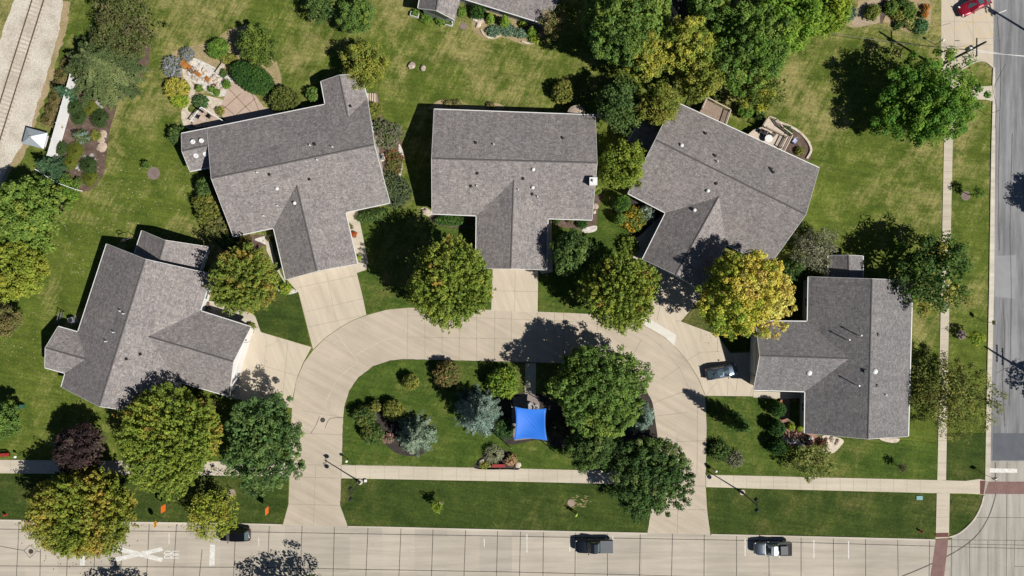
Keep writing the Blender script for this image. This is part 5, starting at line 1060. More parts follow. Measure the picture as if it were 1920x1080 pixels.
sign_post(1845, 603.5, 'street sign on the side street verge, level with the lower right house', 2.5, 1.6)
sign_post(1846, 890, 'street sign near the white stop bar at the corner', 2.5, .5)
def road_sign(px, py, label, kind):
    root = empty('road_sign', W(px, py, 0)); tag(root, label, 'road sign', 'temporary signs on the left verge' if kind == 'o' else None)
    b = MB(); b.tube([(0, 0, 0), (0, 0, 2.2)], .04, 6); b.build('post', STEEL, root)
    b = MB()
    if kind == 'o': b.box((.06, 0, 2.25), (.03, 1.0, 1.25)); b.build('panel', ORANGE, root, bevel=.01)
    else:
        b.tube([(.045, 0, 2.3), (.075, 0, 2.3)], .46, 28); pn2 = b.build('panel', YELLOW, root)
        m = MB()
        for a in (R(45), R(-45)):
            c, s = math.cos(a), math.sin(a); L2, w2 = .44, .04
            m.add([(.0785 + (.001 if a > 0 else 0), x * c - z * s, 2.3 + x * s + z * c) for x, z in ((-L2, -w2), (L2, -w2), (L2, w2), (-L2, w2))], [(0, 1, 2, 3)])
        for oy in (-.27, .27):   # the two letters R, read from the street
            def ln(y0, z0, y1, z1, t=.026, q=.0805):
                d = Vector((y1 - y0, z1 - z0)); n2 = Vector((-d.y, d.x)).normalized() * t
                m.add([(q, oy + y0 + n2.x, 2.3 + z0 + n2.y), (q, oy + y1 + n2.x, 2.3 + z1 + n2.y), (q, oy + y1 - n2.x, 2.3 + z1 - n2.y), (q, oy + y0 - n2.x, 2.3 + z0 - n2.y)], [(0, 1, 2, 3)])
            ln(-.07, -.12, -.07, .12); ln(-.07, .105, .05, .105, q=.0812); ln(.05, .12, .05, -.01, q=.0820); ln(-.07, .0, .06, .0, q=.0828); ln(-.03, .0, .07, -.12, q=.0836)
        m.build('symbol', BLACK, pn2)
road_sign(320, 944.5, 'orange road sign on the verge, left of the thin light green tree', 'o')
road_sign(510, 948.5, 'orange road sign on the verge, beside the left entrance of the loop road', 'o')
road_sign(305.5, 973, 'round yellow railway crossing sign with a black cross at the kerb', 'y')
def utility_pole(px, py, label, hgt=10.3, arms=1, tf=True, rz=0.0, group='utility poles along the side street'):
    root = empty('utility_pole', W(px, py, 0), rz); tag(root, label, 'utility pole', group)
    b = MB(); b.tube([(0, 0, -.1), (0, 0, hgt)], [.19, .13], 12); b.build('pole', POLEW, root)
    for k in range(arms):
        z = hgt - 2.0 - k * 1.0 if hgt < 11 else hgt - .6 - k
        b = MB(); b.box((.16, 0, z), (.11, 2.5, .13)); arm = b.build('cross_arm', POLEW, root)
        for y in (-1.1, -.7, .7, 1.1):
            i2 = MB(); i2.lathe((.16, y, z + .06), [(.03, 0), (.06, .06), (.06, .14), (.03, .2)], 8); i2.build('insulator', GLOBE, arm)
    if tf:
        b = MB(); b.lathe((-.45, .1, hgt - 3.1), [(.27, 0), (.30, .05), (.30, .85), (.25, .92), (.06, .96)], 16); t = b.build('transformer', STEEL, root)
        i2 = MB(); i2.tube([(-.45, .1, hgt - 2.2), (-.45, .1, hgt - 1.9)], .05, 8); i2.build('bushing', RUST, t)
    return root
utility_pole(1757, 126, 'wooden utility pole with one cross arm and a grey transformer at the top right')
utility_pole(1958, 718, 'wooden utility pole beyond the side street, its shadow crossing the asphalt', 10.6, 2, False, 0, None)
utility_pole(1954, 76, 'wooden utility pole beyond the top right corner, its shadow on the side street', 11.0, 2, True, .2, None)
def cable(a, b2, sag, label, r=.022, mat=None):
    a, b2 = Vector(a), Vector(b2); m = MB(); pts = [a.lerp(b2, t) - Vector((0, 0, sag * 4 * t * (1 - t))) for t in np.linspace(0, 1, 14)]
    m.tube(pts, r, 6); tag(m.build('power_cable', mat or STEEL), label, 'cable', 'overhead wires at the top right')
up = W(1757, 126, 0); q = W(1985, 108, 9)
cable(up + Vector((.2, .05, 7.3)), W(2010, 113, 8.6), .4, 'thick pale overhead cable from the transformer pole across the side street', .05, WHITE)
cable(up + Vector((.16, -.7, 8.5)), W(2010, 106, 9.4), .5, 'lower thin overhead wire from the transformer pole across the side street', .025, WHITE)
cable(up + Vector((.16, 1.1, 8.5)), W(1990, 60, 10), .5, 'upper thin overhead wire from the cross arm across the side street')
cable(up + Vector((-.1, 0, 7.2)), W(1560, 62, 4.0), .5, 'thin overhead wire running left from the transformer pole towards the flower bed')
cable(up + Vector((-.1, .1, 6.9)), W(1390, -30, 4.5), .8, 'thin overhead wire running left from the transformer pole to the shaded roof', .018)

# ------------------------------------------------------------------ yard and street things
def hydrant(px, py, label):
    root = empty('fire_hydrant', W(px, py, .05)); tag(root, label, 'fire hydrant', 'red fire hydrants on the verges'); b = MB()
    b.lathe((0, 0, 0), [(.17, 0), (.17, .05), (.11, .07), (.11, .5), (.15, .52), (.15, .56), (.12, .6), (.09, .68), (.04, .74)], 14); b.build('barrel', RED, root)
    for a in (0, math.pi, -math.pi / 2):
        c = MB(); c.tube([(.09 * math.cos(a), .09 * math.sin(a), .42), (.19 * math.cos(a), .19 * math.sin(a), .42)], .065, 10); c.build('outlet', RED, root)
    return root
h0 = hydrant(1725, 995, 'red fire hydrant on the verge near the brick corner ramp')
copy_tree(h0, W(12, 964, .05), .4, 'red fire hydrant on the verge at the far left edge')
def bench(px, py, rz, label, L=1.9):
    root = empty('bench', W(px, py, .06), rz); tag(root, label, 'bench', 'red benches')
    b = MB()
    for y in (-.16, -.04, .08, .20): b.box((0, y, .45), (L, .105, .04))
    b.build('seat', RED, root); b = MB()
    for z in (.58, .72, .86): b.box((0, .27 + (z - .58) * .2, z), (L, .035, .11))
    b.build('backrest', RED, root)
    for x in (-L * .42, L * .42):
        b = MB(); b.box((x, 0, .22), (.07, .42, .44)); b.box((x, .27, .62), (.07, .05, .60)); b.build('leg', DARKM, root)
    return root
b0 = bench(935, 872, 0, 'long red bench at the sidewalk below the pale ornamental grass')
copy_tree(b0, W(9, 852, 0), .05, 'red bench above the sidewalk at the far left edge')
def manhole(px, py, z, label):
    b = MB(); b.lathe((0, 0, 0), [(.36, 0), (.36, .012), (.30, .016), (.29, .010), (.02, .012)], 24); tag(b.build('manhole_cover', pm('iron_cover', (.10, .085, .075), (.07, .06, .055), 4, .7, .4), None, W(px, py, z)), label, 'manhole cover', 'round iron covers')
manhole(605, 787.5, .010, 'manhole cover in the loop road near its left entrance'); manhole(58, 1034, .006, 'manhole cover in its diamond of joints at the street left end')
def box_thing(name, cat, px, py, d, mat, label, z=0, rz=0, lid=None):
    root = empty(name, W(px, py, 0) + Vector((0, 0, z)), rz); tag(root, label, cat); b = MB(); b.box((0, 0, d[2] / 2), d); b.build('body', mat, root, bevel=.02)
    b = MB(); b.box((0, 0, d[2] + .03), (d[0] * 1.06, d[1] * 1.06, .06)); b.build('lid', lid or mat, root, bevel=.01); return root
box_thing('utility_box', 'utility box', 43.5, 761, (.75, .55, .75), GREENBOX, 'green utility box on the lawn left of the far left house')
box_thing('utility_box', 'utility box', 1723, 933, (.85, .55, .06), TEAL, 'flat teal utility lid on the verge below the right sidewalk', .05)
box_thing('utility_box', 'utility box', 686, 900.5, (.36, .36, .25), WHITE, 'small white utility box beside the left street lamp', .05)
def ac_unit(px, py, label, rz=0):
    root = empty('air_conditioner', W(px, py, 0), rz); tag(root, label, 'air conditioner', 'outdoor air conditioners'); b = MB(); b.box((0, 0, .05), (1.1, 1.1, .1)); b.build('pad', C_WALK, root)
    b = MB(); b.box((0, 0, .50), (.78, .78, .80)); b.build('body', STEEL, root, bevel=.03); b = MB(); b.lathe((0, 0, .90), [(.33, 0), (.33, .03), (.12, .035), (.02, .035)], 18); b.build('fan_grille', DARKM, root)
    return root
ac1 = ac_unit(715, 296, 'air conditioner against the right wall of the upper left house', .25); copy_tree(ac1, W(139, 600), .3, 'air conditioner against the left wall of the far left house')
# small garden screen and trellis by the far left house
def screen(px, py, rz, L, hgt, label):
    root = empty('garden_screen', W(px, py, 0), rz); tag(root, label, 'screen'); b = MB()
    for z in (.2, hgt * .5, hgt - .1): b.box((0, 0, z), (L, .04, .09))
    b.build('panel', pm('grey_board', (.17, .18, .18), (.13, .14, .14), 2, .7), root)
    for x in (-L / 2, L / 2): b = MB(); b.box((x, 0, hgt / 2), (.08, .08, hgt)); b.build('post', DARKM, root)
screen(118, 596, 1.3, 1.9, 1.3, 'short grey screen at the back corner of the far left house')
tr = empty('garden_arch', W(251, 452, 0), .4); tag(tr, 'dark metal garden arch at the back of the far left house, mostly a shadow', 'garden arch')
b = MB(); b.tube([(-.9, 0, 0), (-.9, 0, 1.6), (-.5, 0, 2.2), (.3, 0, 2.25), (.9, 0, 2.0), (.9, 0, 0)], .05, 8); b.build('arch', DARKM, tr)
b = MB(); b.tube([(0, 0, 2.2)] + [(.35 * math.sin(t), 0, 2.6 - .4 * math.cos(t)) for t in np.linspace(0, 6.28, 12)], .06, 8); b.build('finial', DARKM, tr)

# white fences and the metal roofed shed
def fence(pts, hgt, label, seg, thick=.06, kind=VINYL):
    P = [W(*p) for p in pts]; root = empty('white_fence', P[0]); tag(root, label, 'fence')
    for a, c in zip(P[:-1], P[1:]):
        a, c = a - P[0], c - P[0]; n = max(1, round((c - a).length / seg)); ang = math.atan2((c - a).y, (c - a).x)
        for i in range(n + 1):
            p = a.lerp(c, i / n); b = MB(); b.box((p.x, p.y, hgt / 2 + .03), (.11, .11, hgt + .06), ang); b.box((p.x, p.y, hgt + .09), (.15, .15, .06), ang, .6); b.build('post', kind, root)
        for i in range(n):
            m = a.lerp(c, (i + .5) / n); L = (c - a).length / n - .12; b = MB(); b.box((m.x, m.y, hgt * .5 + .02), (L, thick, hgt - .2), ang); b.box((m.x, m.y, hgt - .04), (L, .09, .09), ang); b.box((m.x, m.y, .12), (L, .085, .10), ang); b.build('panel', kind, root)
fence([(149, 148), (107, 296)], 2.15, 'tall white vinyl fence along the left side of the mulch garden', 2.45)
fence([(80, 321), (118, 345), (154, 358)], 1.5, 'low white fence at the lower end of the mulch garden', 2.3)
sh = empty('garden_shed', W(75, 262, 0), -.26); tag(sh, 'small shed with a pale pyramid metal roof beside the railway', 'shed')
b = MB(); b.box((0, 0, .55), (2.3, 1.7, 1.1)); b.build('wall', SIDINGW, sh)
b = MB(); b.add([(-1.6, -1.2, 1.1), (1.6, -1.2, 1.1), (1.6, 1.2, 1.1), (-1.6, 1.2, 1.1), (0, 0, 2.1), (-1.6, -1.2, 1.0), (1.6, -1.2, 1.0), (1.6, 1.2, 1.0), (-1.6, 1.2, 1.0)], [(0, 1, 4), (1, 2, 4), (2, 3, 4), (3, 0, 4), (8, 7, 6, 5), (0, 5, 6, 1), (1, 6, 7, 2), (2, 7, 8, 3), (3, 8, 5, 0)])
rf = b.build('roof', METALROOF, sh); b = MB(); b.lathe((0, 0, 2.03), [(.16, 0), (.14, .12), (.05, .22)], 10); b.build('finial', STEEL, rf)
b = MB(); b.box((1.17, 0, .5), (.04, .9, .9)); b.build('door', VINYL, sh)

# shade sail
ss = empty('shade_sail', W(995, 795, 0)); tag(ss, 'bright blue four cornered shade sail on metal posts in the middle of the island', 'shade sail'); so0 = ss.location
cor = [W(966, 763, 3.4) - so0, W(1024, 766, 3.2) - so0, W(1026, 826, 3.0) - so0, W(964, 824, 3.3) - so0]
N = 22; vs = []; rg = np.random.default_rng(5)
for i in range(N + 1):
    for j in range(N + 1):
        u, v = j / N, i / N; a = cor[0].lerp(cor[1], u); c = cor[3].lerp(cor[2], u); p = a.lerp(c, v)
        pin = .105; cx = (cor[0] + cor[1] + cor[2] + cor[3]) / 4
        e = Vector((0, 0, 0)); e.y += -pin * 4 * u * (1 - u) * (1 - 2 * v) * 2.2 * 1.0; e.x += pin * 4 * v * (1 - v) * (1 - 2 * u) * 2.2
        p = p + e; dg = (u - v); al = math.exp(-((u + v - 1.05) / .22) ** 2); p.z += -.30 * 16 * u * (1 - u) * v * (1 - v) + .12 * math.sin(dg * 46) * math.exp(-(dg / .16) ** 2) * math.exp(-((u + v - 1.1) / .42) ** 2)
        vs.append(tuple(p))
b = MB(); b.add(vs, [(i * (N + 1) + j, i * (N + 1) + j + 1, (i + 1) * (N + 1) + j + 1, (i + 1) * (N + 1) + j) for i in range(N) for j in range(N)])
sail = b.build('sail', BLUE, ss, smooth=True); md = sail.modifiers.new('thick', 'SOLIDIFY'); md.thickness = .015
b = MB(); M1 = N + 1
loopi = [j for j in range(M1)] + [i * M1 + N for i in range(1, M1)] + [N * M1 + j for j in range(N - 1, -1, -1)] + [i * M1 for i in range(N - 1, -1, -1)]
b.tube([vs[i] for i in loopi], .035, 6); b.build('hem', pm('hem_blue', (.05, .26, .75), None, 1, .6), ss)
for c, (bx, by), nm in zip(cor, ((957, 755), (1030, 760), (1040, 846), (956, 838)), 'abcd'):
    p = W(bx, by, 0) - so0; top = Vector((p.x + (c.x - p.x) * .35, p.y + (c.y - p.y) * .35, c.z + .25)); b = MB(); b.tube([p, top], .065, 8); b.build('post', STEEL if nm != 'c' else DARKM, ss)
    b = MB(); b.tube([top - Vector((0, 0, .15)), c], .018, 6); b.build('strap', DARKM, ss)
# round stone planter under the sail, a chair and a small white table seen past its edge
b = MB(); b.lathe((0, 0, .07), [(.75, 0), (.75, .4), (.55, .4), (.55, .2), (.05, .2)], 24); tag(b.build('planter', GREYROCK, None, W(993, 763)), 'round stone planter half under the upper edge of the shade sail', 'planter')
def chair(px, py, rz, mat, label, z=0.0, group=None, name='garden_chair'):
    root = empty(name, W(px, py, 0) + Vector((0, 0, z)), rz); tag(root, label, 'chair', group); b = MB()
    for y in (-.18, -.06, .06, .18): b.box((0, y, .42), (.50, .10, .035))
    b.build('seat', mat, root); b = MB()
    for y in (-.2, -.07, .07, .2): b.box((-.30, y, .70), (.03, .11, .55))
    b.build('backrest', mat, root)
    for x in (-.22, .22):
        for y in (-.22, .22): b = MB(); b.box((x, y, .21), (.05, .05, .42)); b.build('leg', mat, root)
    for y in (-.27, .27): b = MB(); b.box((-.03, y, .62), (.50, .06, .03)); b.build('armrest', mat, root)
    return root
ch0 = chair(1005, 762, 2.2, WHITE, 'white chair at the upper right edge of the shade sail', .07)
copy_tree(ch0, W(1517, 821) + Vector((0, 0, .06)), -1.0, 'pale chair on the brick patio beside the dark red plant')
ch1 = chair(1504, 823, .5, DARKM, 'dark chair on the brick patio between rocks', .06)
copy_tree(ch0, W(941, 14), -1.2, 'left white chair on the shaded porch of the house on the top edge'); copy_tree(ch0, W(957, 20), -1.3, 'right white chair on the shaded porch of the house on the top edge')

# flower boxes
def flower_box(px, py, rz, L, label):
    root = empty('flower_box', W(px, py, 0), rz); tag(root, label, 'flower box', 'white flower boxes on the top edge'); b = MB()
    for y in (-.3, .3): b.box((0, y, .25), (L, .06, .5))
    for x in (-L / 2, L / 2): b.box((x, 0, .25), (.06, .54, .5))
    b.build('box', VINYL, root); b = MB(); b.box((0, 0, .2), (L - .1, .5, .3)); b.build('soil', MULCH, root)
flower_box(778, 29, -.25, 1.2, 'left white flower box under the gable on the top edge'); flower_box(841, 45, -.25, 1.2, 'right white flower box under the gable on the top edge')
ct = MB(); ct.box((0, 0, .55), (.12, .9, 1.1)); tag(ct.build('privacy_panel', VINYL, None, W(849, 42, 0)), 'narrow white panel beside the right white flower box', 'panel')

# decks
def deck(name, poly, z, label, rails, mat=WOOD, rmat=RAILW, gap=.0, rh=.95):
    P = [W(*p, z) for p in poly]
    if area2(P) < 0: P.reverse()
    c = sum(P, Vector()) / len(P); c.z = 0; root = empty(name, c); tag(root, label, 'deck'); b = MB()
    b.prism([(p - c) for p in P], z - .16, z); b.build('floor', mat, root); n = len(P)
    b = MB(); e = (P[1] - P[0]); 
    for a, d in rails:
        p, q = W(*a, z) - c, W(*d, z) - c; L = (q - p).length; ang = math.atan2((q - p).y, (q - p).x); m = (p + q) / 2; r = MB()
        r.box((m.x, m.y, z + rh), (L, .13, .06), ang); r.box((m.x, m.y, z + .12), (L, .06, .06), ang)
        k = max(2, int(L / .16))
        for i in range(k): s = p.lerp(q, (i + .5) / k); r.box((s.x, s.y, z + rh / 2 + .05), (.04, .04, rh - .12), ang)
        r.build('railing', rmat, root)
        for s in (p, q): pp = MB(); pp.box((s.x, s.y, (z + rh + .08) / 2), (.12, .12, z + rh + .08), ang); pp.build('post', rmat, root)
    return root, c
d1, c1 = deck('wooden_deck', [(1323, 186), (1367, 209), (1356, 240), (1310, 214)], 1.4, 'smaller plank deck behind the tilted house, nearest the olive tree', [((1323, 186), (1367, 209)), ((1367, 209), (1358, 236)), ((1323, 186), (1314, 206))])
d2, c2 = deck('wooden_deck', [(1428, 238), (1438, 221), (1452, 226), (1464, 242), (1482, 255), (1462, 292), (1395, 258), (1412, 244)], 1.1, 'angled pale deck with railings and a white round table behind the tilted house', [((1438, 221), (1452, 226)), ((1452, 226), (1464, 242)), ((1464, 242), (1482, 255)), ((1482, 255), (1466, 286)), ((1428, 238), (1438, 221)), ((1434, 240), (1472, 258)), ((1472, 258), (1462, 278))], RAILW)
t = empty('round_table', W(1438, 262, 1.1)); tag(t, 'white round table on the angled pale deck', 'table'); b = MB(); b.lathe((0, 0, .70), [(.55, 0), (.56, .04), (.02, .05)], 22); b.build('table_top', WHITE, t); b = MB(); b.lathe((0, 0, 0), [(.28, 0), (.25, .04), (.05, .06), (.05, .70)], 12); b.build('leg', WHITE, t)
copy_tree(ch1, W(1432, 252.5, 1.1), -1.6, 'dark chair above the white round table on the angled deck'); copy_tree(ch1, W(1446, 255, 1.1), -2.3, 'dark chair right of the white round table on the angled deck')
bb = box_thing('deck_box', 'storage box', 1424, 252, (1.0, .6, .5), DARKM, 'dark storage box at the left end of the angled deck', 1.1, -.5)
b = MB(); b.box((0, 0, .4), (.6, .5, .5), .4); b.box((.2, .3, .7), (.5, .06, .5), -.3)
b2 = empty('garden_cart', W(1487, 266, 0), .5); tag(b2, 'blue and white striped garden chair in the bed beside the angled deck', 'chair')
b.build('seat', pm('blue_stripe', (.12, .22, .55), (.70, .72, .76), 3, .7), b2)
for x in (-.25, .25): q = MB(); q.box((x, 0, .2), (.05, .5, .4), .4); q.build('leg', WHITE, b2)
d3, c3 = deck('raised_deck', [(360, 231), (381, 203), (424, 230), (398, 236), (368, 239)], .5, 'small raised deck with white rails against the back of the upper left house', [((362, 228), (381, 203)), ((381, 203), (424, 230))], PATIO, WHITE, rh=.7)
st = MB()
for i in range(4): st.box((W(358 + i * 3.4, 234.5, 0) + Vector((0, 0, .10))).to_tuple(), (.12, .85, .14 + .1 * i), -.55)
tag(st.build('deck_stairs', WOOD), 'wooden steps at the left end of the small raised deck', 'steps')
t2 = empty('low_table', W(382, 224, .5), -.5); tag(t2, 'pale low table on the small raised deck', 'table'); b = MB(); b.box((0, 0, .42), (.95, .62, .05)); b.build('table_top', CUSHION, t2)
for x in (-.4, .4):
    for y in (-.25, .25): b = MB(); b.box((x, y, .2), (.06, .06, .40)); b.build('leg', DARKM, t2)
copy_tree(ch1, W(374, 220, .5), 1.0, 'dark chair left of the low table on the small raised deck'); copy_tree(ch1, W(394, 219, .5), 2.4, 'dark chair right of the low table on the small raised deck')
uc = empty('folded_parasol', W(386, 213, .5), .2); tag(uc, 'dark folded parasol at the rail of the small raised deck', 'parasol'); b = MB(); b.tube([(0, 0, 0), (0, 0, 2.2)], .03, 8); b.build('pole', DARKM, uc); b = MB(); b.lathe((0, 0, 1.1), [(.2, 0), (.14, .5), (.06, 1.0)], 10); b.build('canopy', BLACK, uc)
# steps beside the back wing of the upper left house
st = MB()
for i in range(4): st.box((W(691 + i * 4, 184, 0) + Vector((0, 0, .38 - i * .09))).to_tuple(), (.20, 1.3, .08 + .0 * i))
tag(st.build('garden_steps', RAILW), 'pale wooden steps on the right side of the upper left house', 'steps')
# rusty fountain pieces in the water garden and the white wall
fo = empty('rusty_fountain', W(372, 145, 0), -.72); tag(fo, 'chain of rusty orange steel plates and basins stepping down the water garden', 'fountain'); fo0 = fo.location
for (x, y), (a, c), hh in (((347, 122), (1.1, 1.0), .55), ((356, 126), (.5, .6), .4), ((372, 139), (1.0, .55), .35), ((390, 149), (.75, .6), .25)):
    b = MB(); p = fo.matrix_basis.inverted() @ W(x, y, 0); b.box((p.x, p.y, hh / 2), (a, c, hh)); b.box((p.x, p.y, hh + .03), (a * .86, c * .86, .06)); b.build('plate', COPPER, fo, bevel=.02)
b = MB()
for i in range(70):
    r2 = random.Random(i); x, y = (360 + r2.gauss(0, 4), 132 + r2.gauss(0, 4)) if i < 42 else (401 + r2.gauss(0, 3.2), 160 + r2.gauss(0, 3))
    p = fo.matrix_basis.inverted() @ W(x, y, 0); b.box((p.x, p.y, .15 + r2.random() * .15), (.22, .05, .05), r2.random() * 3)
tag(b.build('iron_scrap', pm('dark_iron', (.17, .085, .04), (.10, .05, .025), 3, .8), fo), kind='stuff')
wl = MB(); strip_mb(wl, [(421, 121), (408, 139)], .42, 0, .5); tag(wl.build('garden_wall', STONE), 'short pale stone wall in the water garden', 'wall')
# rocks
def rock(px, py, r, label, mat, group, z=0, seed=0, h=.5):
    rg = random.Random(seed * 7 + int(px * 3 + py)); bm = bmesh.new(); bmesh.ops.create_icosphere(bm, subdivisions=2, radius=1)
    k = [Vector((rg.gauss(0, 1), rg.gauss(0, 1), rg.gauss(0, 1))) for _ in range(6)]
    for v in bm.verts:
        f = 1 + .13 * sum(math.sin(v.co.dot(q) * 2.2 + i) for i, q in enumerate(k)) / 1.6
        v.co = Vector((v.co.x * f * r * rg.uniform(.97, 1.03), v.co.y * f * r * .8, max(-.1, v.co.z * f * r * h + r * h * .55)))
    me = bpy.data.meshes.new('boulder'); bm.to_mesh(me); bm.free(); o = link('boulder', me, mat, None, W(px, py, 0) + Vector((0, 0, z))); o.rotation_euler.z = rg.uniform(0, 6)
    return tag(o, label, 'rock', group)
rg = random.Random(3)
for i in range(46):
    t = rg.random(); x = 352 + t * 70 + rg.gauss(0, 7); y = 118 + t * 52 + rg.gauss(0, 6)
    rock(x, y, rg.uniform(.16, .38), 'pale boulder among the pebbles of the water garden', STONE if i % 3 else ROCKM, 'boulders of the water garden', seed=i)
for x, y, r, l in ((194, 252, .62, 'upper flat pinkish stone in the mulch garden'), (190, 264, .62, 'middle flat pinkish stone in the mulch garden'), (191, 276, .85, 'lower and largest flat pinkish stone in the mulch garden')):
    rock(x, y, r, l, pm('pink_flagstone', (.52, .42, .33), (.36, .27, .20), 2.4, .9, speck=.2), 'flat stones in the mulch garden', h=.22)
for i, (x, y) in enumerate(((186, 195), (190, 199), (182, 192), (178, 300), (172, 291), (160, 294), (145, 313), (150, 317), (176, 215))): rock(x, y, .35, 'small grey boulder half buried in the brown mulch garden', GREYROCK, 'grey boulders in the mulch garden', seed=i)
for i, (x, y, r) in enumerate(((1473, 826, .5), (1484, 827, .55), (1495, 829, .5), (1465, 822, .4), (1508, 832, .4), (1550, 826, .5), (1560, 824, .5), (1570, 828, .45))): rock(x, y, r, 'pale boulder along the lower edge of the brick patio', GREYROCK if i < 4 else STONE, 'boulders by the brick patio', .05, i)
for x, y, r, l in ((1115, 387, .55, 'pinkish boulder beside the right gable of the middle house'), (1114, 398, .3, 'small white boulder below the pinkish one beside the middle house'), (793, 128, .5, 'dark boulder on a bare patch of the back lawn at the top'), (773, 124, .6, 'reddish boulder stump on the back lawn at the top'), (903, 866, .5, 'pale boulder at the left end of the flower bed by the red bench'), (971, 871, .5, 'white boulder at the right end of the flower bed by the red bench'), (797, 397, .5, 'brown boulder at the front left corner of the middle house')):
    rock(x, y, r, l, ROCKM if 'white' not in l and 'pale' not in l else STONE, None, .05)
for i, (x, y) in enumerate(((888, 33), (893, 38), (900, 42), (897, 48), (906, 36))): rock(x, y, .45, 'pale boulder below the round dark bush on the top edge', STONE, 'boulders on the top edge', 0, i)
# chips of wood on the lawn beside the worker
rg = random.Random(9); b = MB()
for i in range(60):
    x, y = 1074 + rg.random() * 38, 929 + rg.random() * 22
    if rg.random() < .55: b.box((W(x, y, 0) + Vector((0, 0, .065))).to_tuple(), (rg.uniform(.15, .5), .06, .02), rg.uniform(-.4, .4))
tag(b.build('grass_clippings', pm('straw_clippings', (.46, .36, .17), (.36, .28, .13), 2, .9)), kind='stuff')
# fallen leaves
rgl = np.random.default_rng(77); LP = []; LC = []
for (x, y, r, k, c, z) in ((1400, 570, 110, 420, (.42, .30, .07), .03), (150, 960, 125, 300, (.30, .17, .04), .075), (250, 420, 150, 420, (.48, .42, .30), .02), (60, 640, 70, 160, (.42, .36, .20), .02), (450, 560, 80, 150, (.24, .13, .04), .075), (1430, 200, 60, 140, (.45, .34, .06), .02), (330, 900, 90, 200, (.26, .18, .05), .075)):
    a = rgl.uniform(0, 6.283, k); q = r * np.sqrt(rgl.random(k))
    for t, s2 in zip(a, q): p = W(x + s2 * math.cos(t), y + s2 * math.sin(t), 0); LP.append((p.x, p.y, z)); LC.append(np.array(c) * rgl.uniform(.7, 1.3))
tag(link('fallen_leaves', leaf_mesh('fallen_leaves', np.array(LP), np.tile([0, 0, 1.0], (len(LP), 1)) + rgl.normal(size=(len(LP), 3)) * .2, .16, np.array(LC), rgl), None), kind='stuff')
# round tan parasol behind the middle house
pa = empty('patio_parasol', W(1081, 214, 2.5).to_2d().to_3d()); tag(pa, 'round tan parasol just past the back eave of the middle house', 'parasol')
b = MB(); b.tube([(0, 0, 0), (0, 0, 2.75)], .03, 8); b.build('pole', STEEL, pa); b = MB(); b.lathe((0, 0, 2.3), [(1.32, 0), (1.33, .03), (.9, .22), (.45, .36), (.04, .45)], 24); b.build('canopy', pm('tan_canvas', (.52, .41, .32), (.47, .37, .29), 1.2, .9), pa)
b = MB(); b.box((0, 0, .35), (.9, .7, .7), .5); tag(b.build('grill_cover', STEEL, None, W(1124, 217), bevel=.1), 'grey covered grill at the back right corner of the middle house', 'grill')
b = MB(); b.box((0, 0, .25), (.95, .7, .5)); tag(b.build('doormat_bench', pm('brown_wicker', (.17, .12, .10), None, 3, .9), None, W(387, 571), bevel=.03), 'small brown storage bench at the entry of the far left house', 'bench')
for k, (x, y) in enumerate(((1488, 750), (1464, 752))):
    b = MB(); b.lathe((0, 0, .06), [(.2, 0), (.28, .35), (.24, .36), (.22, .28), (.02, .28)], 14); tag(b.build('flower_pot', pm('terracotta', (.36, .17, .10), None, 2, .8), None, W(x, y)), ('right' if k == 0 else 'left') + ' terracotta pot at the upper edge of the brick patio', 'flower pot')

# ------------------------------------------------------------------ the worker on the verge
def skin(name, V, E, rad, mat, parent, root_i=0, sub=2):
    me = bpy.data.meshes.new(name); me.from_pydata(V, E, []); me.update(); o = link(name, me, mat, parent)
    md = o.modifiers.new('skin', 'SKIN'); me_s = me.skin_vertices[0].data if me.skin_vertices else None
    if me_s is None:
        bm = bmesh.new(); bm.from_mesh(me); bm.verts.layers.skin.verify(); bm.to_mesh(me); bm.free(); me_s = me.skin_vertices[0].data
    for i, r in enumerate(rad): me_s[i].radius = r if isinstance(r, tuple) else (r, r); me_s[i].use_root = (i == root_i)
    s2 = o.modifiers.new('sub', 'SUBSURF'); s2.levels = sub; s2.render_levels = sub; return o
pr = empty('person', W(1079.5, 960.5, .05), R(150)); tag(pr, 'person in a neon yellow shirt standing on the long verge beside the mulch square', 'person')
SK = pm('skin_tone', (.42, .25, .18), (.38, .22, .16), 2, .6); HV = pm('neon_shirt', (.52, .85, .10), (.46, .78, .09), 2, .7); TR = pm('dark_trousers', (.03, .035, .045), None, 2, .9)
V = [(0, 0, .95), (.02, 0, 1.2), (.06, 0, 1.42), (.09, 0, 1.52), (.11, 0, 1.62), (.12, 0, 1.74)]; E = [(0, 1), (1, 2), (2, 3), (3, 4), (4, 5)]; Rr_ = [.14, .13, .12, .055, .085, .07]
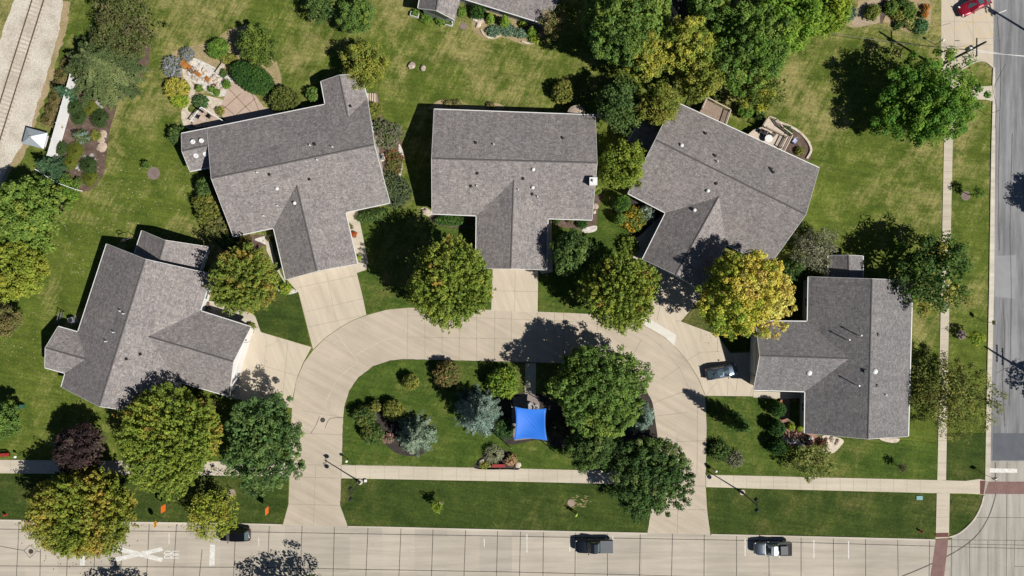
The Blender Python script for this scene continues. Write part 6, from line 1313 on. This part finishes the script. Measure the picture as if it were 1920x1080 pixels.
for s in (-1, 1):
    k = len(V); V += [(.05, s * .19, 1.43), (.12, s * .25, 1.16), (.34, s * .20, 1.02), (.42, s * .19, .99)]; E += [(2, k), (k, k + 1), (k + 1, k + 2), (k + 2, k + 3)]; Rr_ += [.055, .045, .032, (.018, .036)]
    for f in range(5):
        kk = len(V); o = (f - 2) * .017; ln = (.03, .07, .08, .075, .06)[f]
        if f == 0: V += [(.43, s * .145, .985), (.47, s * .13, .965)]; E += [(k + 3, kk), (kk, kk + 1)]; Rr_ += [.011, .009]
        else: V += [(.455, s * .19 + o * 1.2, .985), (.455 + ln * .6, s * .19 + o * 1.4, .965), (.455 + ln * .85, s * .19 + o * 1.4, .93)]; E += [(k + 3, kk), (kk, kk + 1), (kk + 1, kk + 2)]; Rr_ += [.010, .009, .008]
    k = len(V); V += [(0, s * .10, .90), (.02, s * .12, .50), (0, s * .13, .09), (.15, s * .14, .04)]; E += [(0, k), (k, k + 1), (k + 1, k + 2), (k + 2, k + 3)]; Rr_ += [.085, .055, .045, .035]
k = len(V); V += [(.215, 0, 1.63)]; E += [(4, k)]; Rr_ += [.018]
skin('body', V, E, Rr_, SK, pr)
V = [(0, 0, .93), (.02, 0, 1.2), (.06, 0, 1.43)]; E = [(0, 1), (1, 2)]; q = [(.15, .19), (.15, .19), (.13, .17)]
for s in (-1, 1): k = len(V); V += [(.05, s * .20, 1.44), (.11, s * .255, 1.20)]; E += [(2, k), (k, k + 1)]; q += [.085, .07]
skin('shirt', V, E, q, HV, pr)
V = [(0, 0, .95)]; E = []; q = [(.14, .17)]
for s in (-1, 1): k = len(V); V += [(0, s * .10, .88), (.02, s * .12, .50), (0, s * .13, .10)]; E += [(0, k), (k, k + 1), (k + 1, k + 2)]; q += [.115, .085, .07]
skin('trousers', V, E, q, TR, pr)
for s in (-1, 1): b = MB(); b.box((.07, s * .135, .05), (.30, .11, .10)); b.build('boot', BLACK, pr, bevel=.025)
b = MB(); b.lathe((.12, 0, 1.70), [(.11, 0), (.115, .05), (.09, .12), (.03, .15)], 14); b.box((.24, 0, 1.71), (.14, .16, .02)); b.build('cap', HV, pr)
